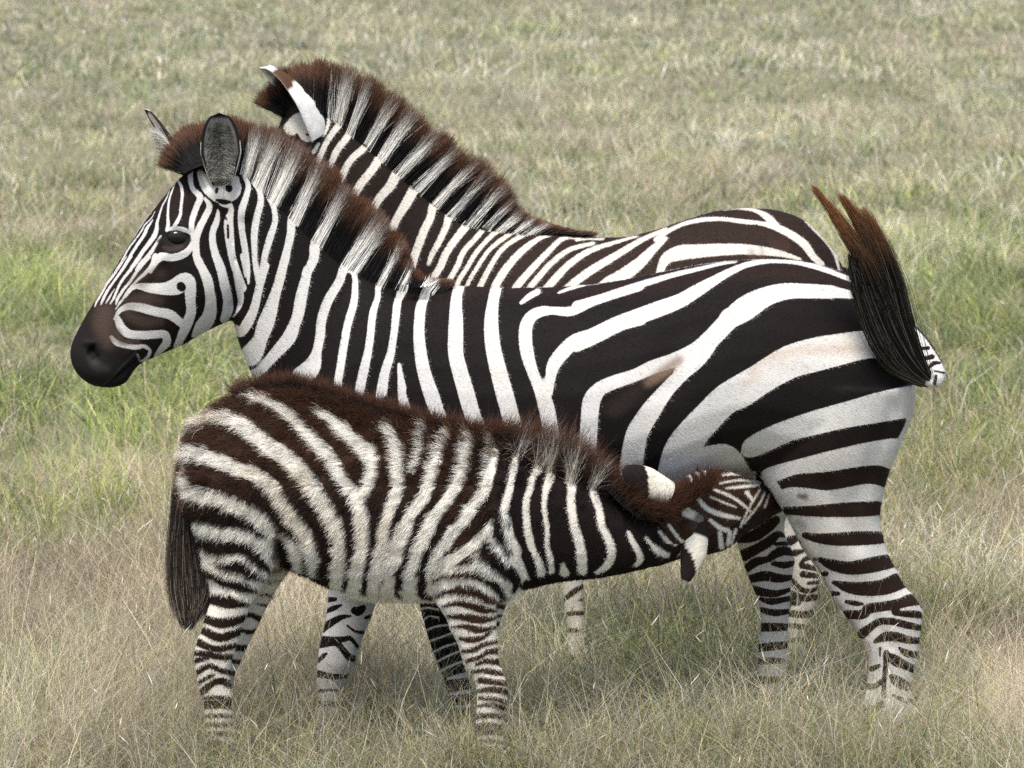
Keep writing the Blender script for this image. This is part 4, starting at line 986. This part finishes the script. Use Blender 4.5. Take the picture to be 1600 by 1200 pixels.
    def flow(P): return np.where((px(P)[:, 1] > 760)[:, None], np.array([[.1, 0, -1]]), np.array([[1., 0, -.5]]))
    fur(sk, root, 150000, lambda P: np.where(P[:, 1] < .1, 1., .25), lambda P: .011+0*P[:, 0], flow, .35, .00034, cols, 1.0)
    nodes = [((440,182),(394,158),None,11.1),((447,168),(412,138),None,11.12),((455,160),(436,108),None,11.1),((480,165),(466,100),None),((505,172),(498,95),(497,182)),((530,188),(536,102),(524,188)),((555,208),(577,120),(545,210)),
             ((582,230),(615,150),(570,226)),((608,252),(650,171),(592,248)),((635,276),(685,203),(617,270)),((660,298),(714,228),(645,294)),((688,322),(744,249),(675,318)),
             ((712,342),(770,264),(702,336)),((738,352),(790,283),(727,351)),((765,357),(802,312),(757,356)),((790,360),(824,333),(782,362)),((822,362),(851,347),(815,365)),((860,364),(885,358),None),((910,368),(935,366),None)]
    md = mane(sk, root, nodes, 44000, Y, .034, lambda q: paint(q, BACKZ), (.125, .062, .036), dict(black=(.008, .006, .006), white=(.82, .79, .72)), r0=.0007)
    gd = [[(1316,420),(1330,500),(1334,600),(1330,700),(1322,790)], [(1318,425),(1326,520),(1325,640),(1318,760)]]
    tf = tuft(root, gd, 1500, Y, Y+.05, lambda t: 3+6*t, lambda T, g_, n: np.array([.02, .014, .012])*rng.uniform(.6, 1.4, (n, 1, 1))*np.ones_like(T)[..., None], r0=.0006)
    for o in (md, tf): o.location = Vector(-o3)
    return root

# ============================================================ GROUND AND GRASS
def greenness(X, Yy):
    """how green the sward is at a spot of ground (damp hollows), 0..1"""
    q = PX(np.stack([X, Yy, 0*X], 1)); u, v = q[:, 0], q[:, 1]
    g = 0.24+.06*np.clip((v-200)/300, 0, 1)
    for cx, cy, rx, ry, a in ((40, 490, 110, 70, .85), (150, 680, 230, 130, .30), (1540, 600, 150, 200, .48), (1500, 480, 130, 50, .25), (1000, 1060, 110, 60, .5), (1400, 800, 140, 60, .3),
                              (90, 830, 120, 80, .25), (300, 600, 120, 60, .35), (1200, 1180, 140, 50, .2), (60, 1190, 120, 40, .25), (150, 330, 260, 90, -.22), (300, 1040, 500, 110, -.14), (1400, 1040, 300, 90, -.12), (1400, 200, 400, 60, -.1), (800, 1180, 1200, 130, -.14), (700, 60, 1200, 120, -.06)):
        g = g+a*np.exp(-((u-cx)/rx)**2-((v-cy)/ry)**2)
    n1 = vnoise(np.stack([X*.55, Yy*.25], 1), 21); n2 = vnoise(np.stack([X*1.7, Yy*.9], 1), 22)
    return np.clip(g+(n1-.5)*.5+(n2-.5)*.4, 0, 1)

def build_ground():
    me = bpy.data.meshes.new("ground"); S = 600
    ys = [-50]+list(np.arange(9.3, 9.9, .04))+[1200]
    me.from_pydata([(x, y, float(gh(y))) for y in ys for x in (-S, S)], [], [(2*i, 2*i+1, 2*i+3, 2*i+2) for i in range(len(ys)-1)])
    m, n, p = new_mat("soil_and_litter"); tc = N(n, "ShaderNodeTexCoord").outputs["Object"]
    a = noise(n, tc, 1.3, 5); b = noise(n, tc, 35, 4)
    c = mixc(n, a, (0.16, 0.16, 0.08), (0.26, 0.24, 0.14)); c = mixc(n, b, c, (0.09, 0.09, 0.045)); n.links.new(c, p.inputs["Base Color"])
    p.inputs["Roughness"].default_value = 0.95
    bp = N(n, "ShaderNodeBump"); bp.inputs["Strength"].default_value = .6; n.links.new(b, bp.inputs["Height"]); n.links.new(bp.outputs[0], p.inputs["Normal"])
    me.materials.append(m); o = bpy.data.objects.new("ground", me); SC.collection.objects.link(o); o["kind"] = "structure"

def build_grass():
    # y0, y1, tufts per m2, blades per tuft, blade width, height, tuft radius
    zones = [(8.5, 11.6, 215, 44, .0019, .56, .045), (11.6, 15.5, 110, 40, .0027, .40, .06), (15.5, 24, 46, 38, .0045, .36, .09), (24, 40, 13, 34, .0080, .34, .13), (40, 75, 3.6, 26, .019, .36, .22)]
    Vs, Cs = [], []
    dry = np.array([(.66, .57, .38), (.80, .72, .52), (.48, .40, .31), (.60, .46, .38), (.44, .44, .36), (.86, .82, .68), (.60, .55, .26)])
    grn = np.array([(.20, .28, .07), (.36, .42, .12), (.48, .49, .18), (.13, .20, .075), (.30, .36, .20)])
    zones.insert(0, (9.0, 9.8, 140, 40, .0019, .56, .04))
    for y0, y1, dn, nb, wd, hh, tr_ in zones:
        wid = lambda y: .172*y+.25
        nt_ = int((wid(y0)+wid(y1))*(y1-y0)*dn)
        ty = y0+(y1-y0)*rng.random(nt_); tx = rng.uniform(-1, 1, nt_)*wid(ty)
        cl = vnoise(np.stack([tx*5, ty*5], 1), 31)*.5+vnoise(np.stack([tx*1.3, ty*1.0], 1), 32)*.6
        keep = rng.random(nt_) < .45+.6*cl; tx, ty, cl = tx[keep], ty[keep], cl[keep]; nt_ = len(tx)
        tg = greenness(tx, ty); tisg = rng.random(nt_) < tg*1.1
        pk = vnoise(np.stack([tx*.55+9, ty*.28], 1), 41)*.6+vnoise(np.stack([tx*1.9, ty*1.1], 1), 42)*.4
        p_ = rng.random(nt_); tci = np.where(pk+rng.normal(0, .09, nt_) > .56, rng.choice([3, 3, 2, 0], nt_), rng.choice([0, 1, 4, 6, 5, 1], nt_))
        tgi = rng.choice(5, nt_, p=[.25, .28, .22, .1, .15]); tht = rng.uniform(.6, 1.15, nt_)*(.58+.6*cl); tlean = rng.normal(0, .22, (nt_, 2)); tbr = rng.uniform(.66, 1.2, nt_)*(.70+.62*vnoise(np.stack([tx*1.3+3, ty*.8], 1), 51))*(.8+.4*vnoise(np.stack([tx*4+3, ty*2.2], 1), 52))
        scr = (vnoise(np.stack([tx*1.9+7, ty*1.1], 1), 53) > .76) & (rng.random(nt_) < .7); tisg = tisg | scr; tbr = np.where(scr, tbr*.6, tbr); cl = np.where(scr, 1.0, cl)
        ti = np.repeat(np.arange(nt_), nb); n = len(ti); loose = rng.random(n) < .48
        rr = np.where(loose, tr_*3.6, tr_)*rng.normal(0, 1, n); ra = rng.uniform(0, 2*math.pi, n)
        x = tx[ti]+rr*np.cos(ra); y = ty[ti]+rr*np.sin(ra)
        isg = np.where(rng.random(n) < .8, tisg[ti], rng.random(n) < tg[ti]*.8)
        tall = rng.random(n) < .06
        h = hh*tht[ti]*rng.uniform(.35, 1.1, n)*np.where(isg, .85, 1); h = np.where(tall, hh*rng.uniform(.75, 1.15, n), h)
        h = h*np.interp(y, [8.5, 9.2, 9.5], [.5, .68, 1])
        w = wd*rng.uniform(.55, 1.25, n)*np.where(isg, 1.35, .85); w = np.where(tall, w*.7, w)
        az = rng.uniform(0, 2*math.pi, n); tilt = np.abs(rng.normal(0, .55, n))*np.where(tall, .45, 1)
        dx, dy = np.cos(az)*np.sin(tilt)+tlean[ti, 0], np.sin(az)*np.sin(tilt)+tlean[ti, 1]; dz = np.cos(tilt)
        mat = (rng.random(n) < .22) & ~tall; tilt = np.where(mat, rng.uniform(.9, 1.5, n), tilt)
        dx = np.where(mat, np.cos(az)*np.sin(tilt), dx); dy = np.where(mat, np.sin(az)*np.sin(tilt), dy); dz = np.where(mat, np.cos(tilt), dz); h = np.where(mat, h*.6, h)
        bz = rng.normal(0, .62, (n, 2))+.3*np.stack([np.cos(az), np.sin(az)], 1)
        wa = rng.uniform(0, math.pi, n); wx, wy = np.cos(wa), np.sin(wa)*.5
        B = np.stack([x, y, gh(y)+np.where(mat, rng.uniform(0, .30, n)*hh*tht[ti]*1.1, 0)], 1); D = np.stack([dx, dy, dz], 1)*h[:, None]; Wv = np.stack([wx, wy, 0*x], 1)*w[:, None]
        bend = np.concatenate([bz, -np.abs(bz).sum(1, keepdims=True)*.4], 1)*h[:, None]
        p1 = B+D*.5+bend*.16; p2 = B+D+bend*.75
        V = np.stack([B-Wv/2, B+Wv/2, p1-Wv*.42, p1+Wv*.42, p2], 1)
        # colours
        ci = np.where(rng.random(n) < .72, tci[ti], rng.choice(7, n)); cd = dry[ci]; cg = grn[np.where(rng.random(n) < .7, tgi[ti], rng.choice(5, n))]
        c = np.where(isg[:, None], cg, cd)*(rng.uniform(.75, 1.25, n)*tbr[ti])[:, None]
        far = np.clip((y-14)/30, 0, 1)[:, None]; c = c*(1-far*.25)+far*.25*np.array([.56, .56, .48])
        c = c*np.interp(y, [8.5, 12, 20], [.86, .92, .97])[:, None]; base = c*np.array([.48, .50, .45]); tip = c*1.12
        yel = (rng.random(n) < .03)[:, None]; tip = np.where(yel, np.array([.62, .36, .08]), tip)
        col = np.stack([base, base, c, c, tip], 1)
        Vs.append(V); Cs.append(col)
        # seed heads on some tall dry stems
        s = np.where(tall & ~isg & (rng.random(n) < (.3 if y0 < 11 else .5)))[0]
        if len(s):
            a = p2[s]; up = unit(D[s]+bend[s]*.6+np.array([.3, 0, 0])*rng.normal(0, 1, (len(s), 1))*.5)*(.018+.026*rng.random((len(s), 1)))*(1+(y0-8.5)*.06); sw = unit(Wv[s])*(wd*1.05+.0006)
            V2 = np.stack([a-sw*.2, a+sw*.2, a+up*.5-sw*.5, a+up*.5+sw*.5, a+up], 1)
            cc = np.where((rng.random((len(s), 1)) < .4), np.array([.80, .77, .68]), np.array([.44, .33, .25]))*rng.uniform(.8, 1.15, (len(s), 1))
            Vs.append(V2); Cs.append(np.repeat(cc[:, None], 5, 1))
    V = np.concatenate(Vs); C = np.concatenate(Cs); n = len(V)
    print("grass blades", n)
    me = bpy.data.meshes.new("grass"); me.vertices.add(n*5); me.vertices.foreach_set("co", V.astype(np.float32).ravel())
    b = (np.arange(n)*5)[:, None]; li = (b+np.array([[0, 1, 3, 2, 2, 3, 4]])).ravel()
    me.loops.add(len(li)); me.loops.foreach_set("vertex_index", li.astype(np.int32))
    ls = (np.arange(n)*7)[:, None]+np.array([[0, 4]]); me.polygons.add(n*2)
    me.polygons.foreach_set("loop_start", ls.ravel().astype(np.int32))
    me.update(); a = me.attributes.new("gcol", 'FLOAT_COLOR', 'POINT')
    a.data.foreach_set("color", np.concatenate([np.clip(C, 0, 1), np.ones((n, 5, 1))], 2).astype(np.float32).ravel())
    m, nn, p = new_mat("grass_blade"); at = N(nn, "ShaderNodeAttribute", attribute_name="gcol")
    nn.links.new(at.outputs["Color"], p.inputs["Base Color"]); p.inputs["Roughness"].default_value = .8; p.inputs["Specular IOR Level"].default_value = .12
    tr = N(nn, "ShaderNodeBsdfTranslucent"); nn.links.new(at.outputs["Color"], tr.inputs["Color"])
    mx = N(nn, "ShaderNodeMixShader"); mx.inputs[0].default_value = .3; nn.links.new(p.outputs[0], mx.inputs[1]); nn.links.new(tr.outputs[0], mx.inputs[2])
    nn.links.new(mx.outputs[0], nn.nodes["Material Output"].inputs["Surface"])
    me.materials.append(m); o = bpy.data.objects.new("grass", me); SC.collection.objects.link(o); o["kind"] = "stuff"

build_ground(); build_grass()
build_mare(); build_foal(); build_back()
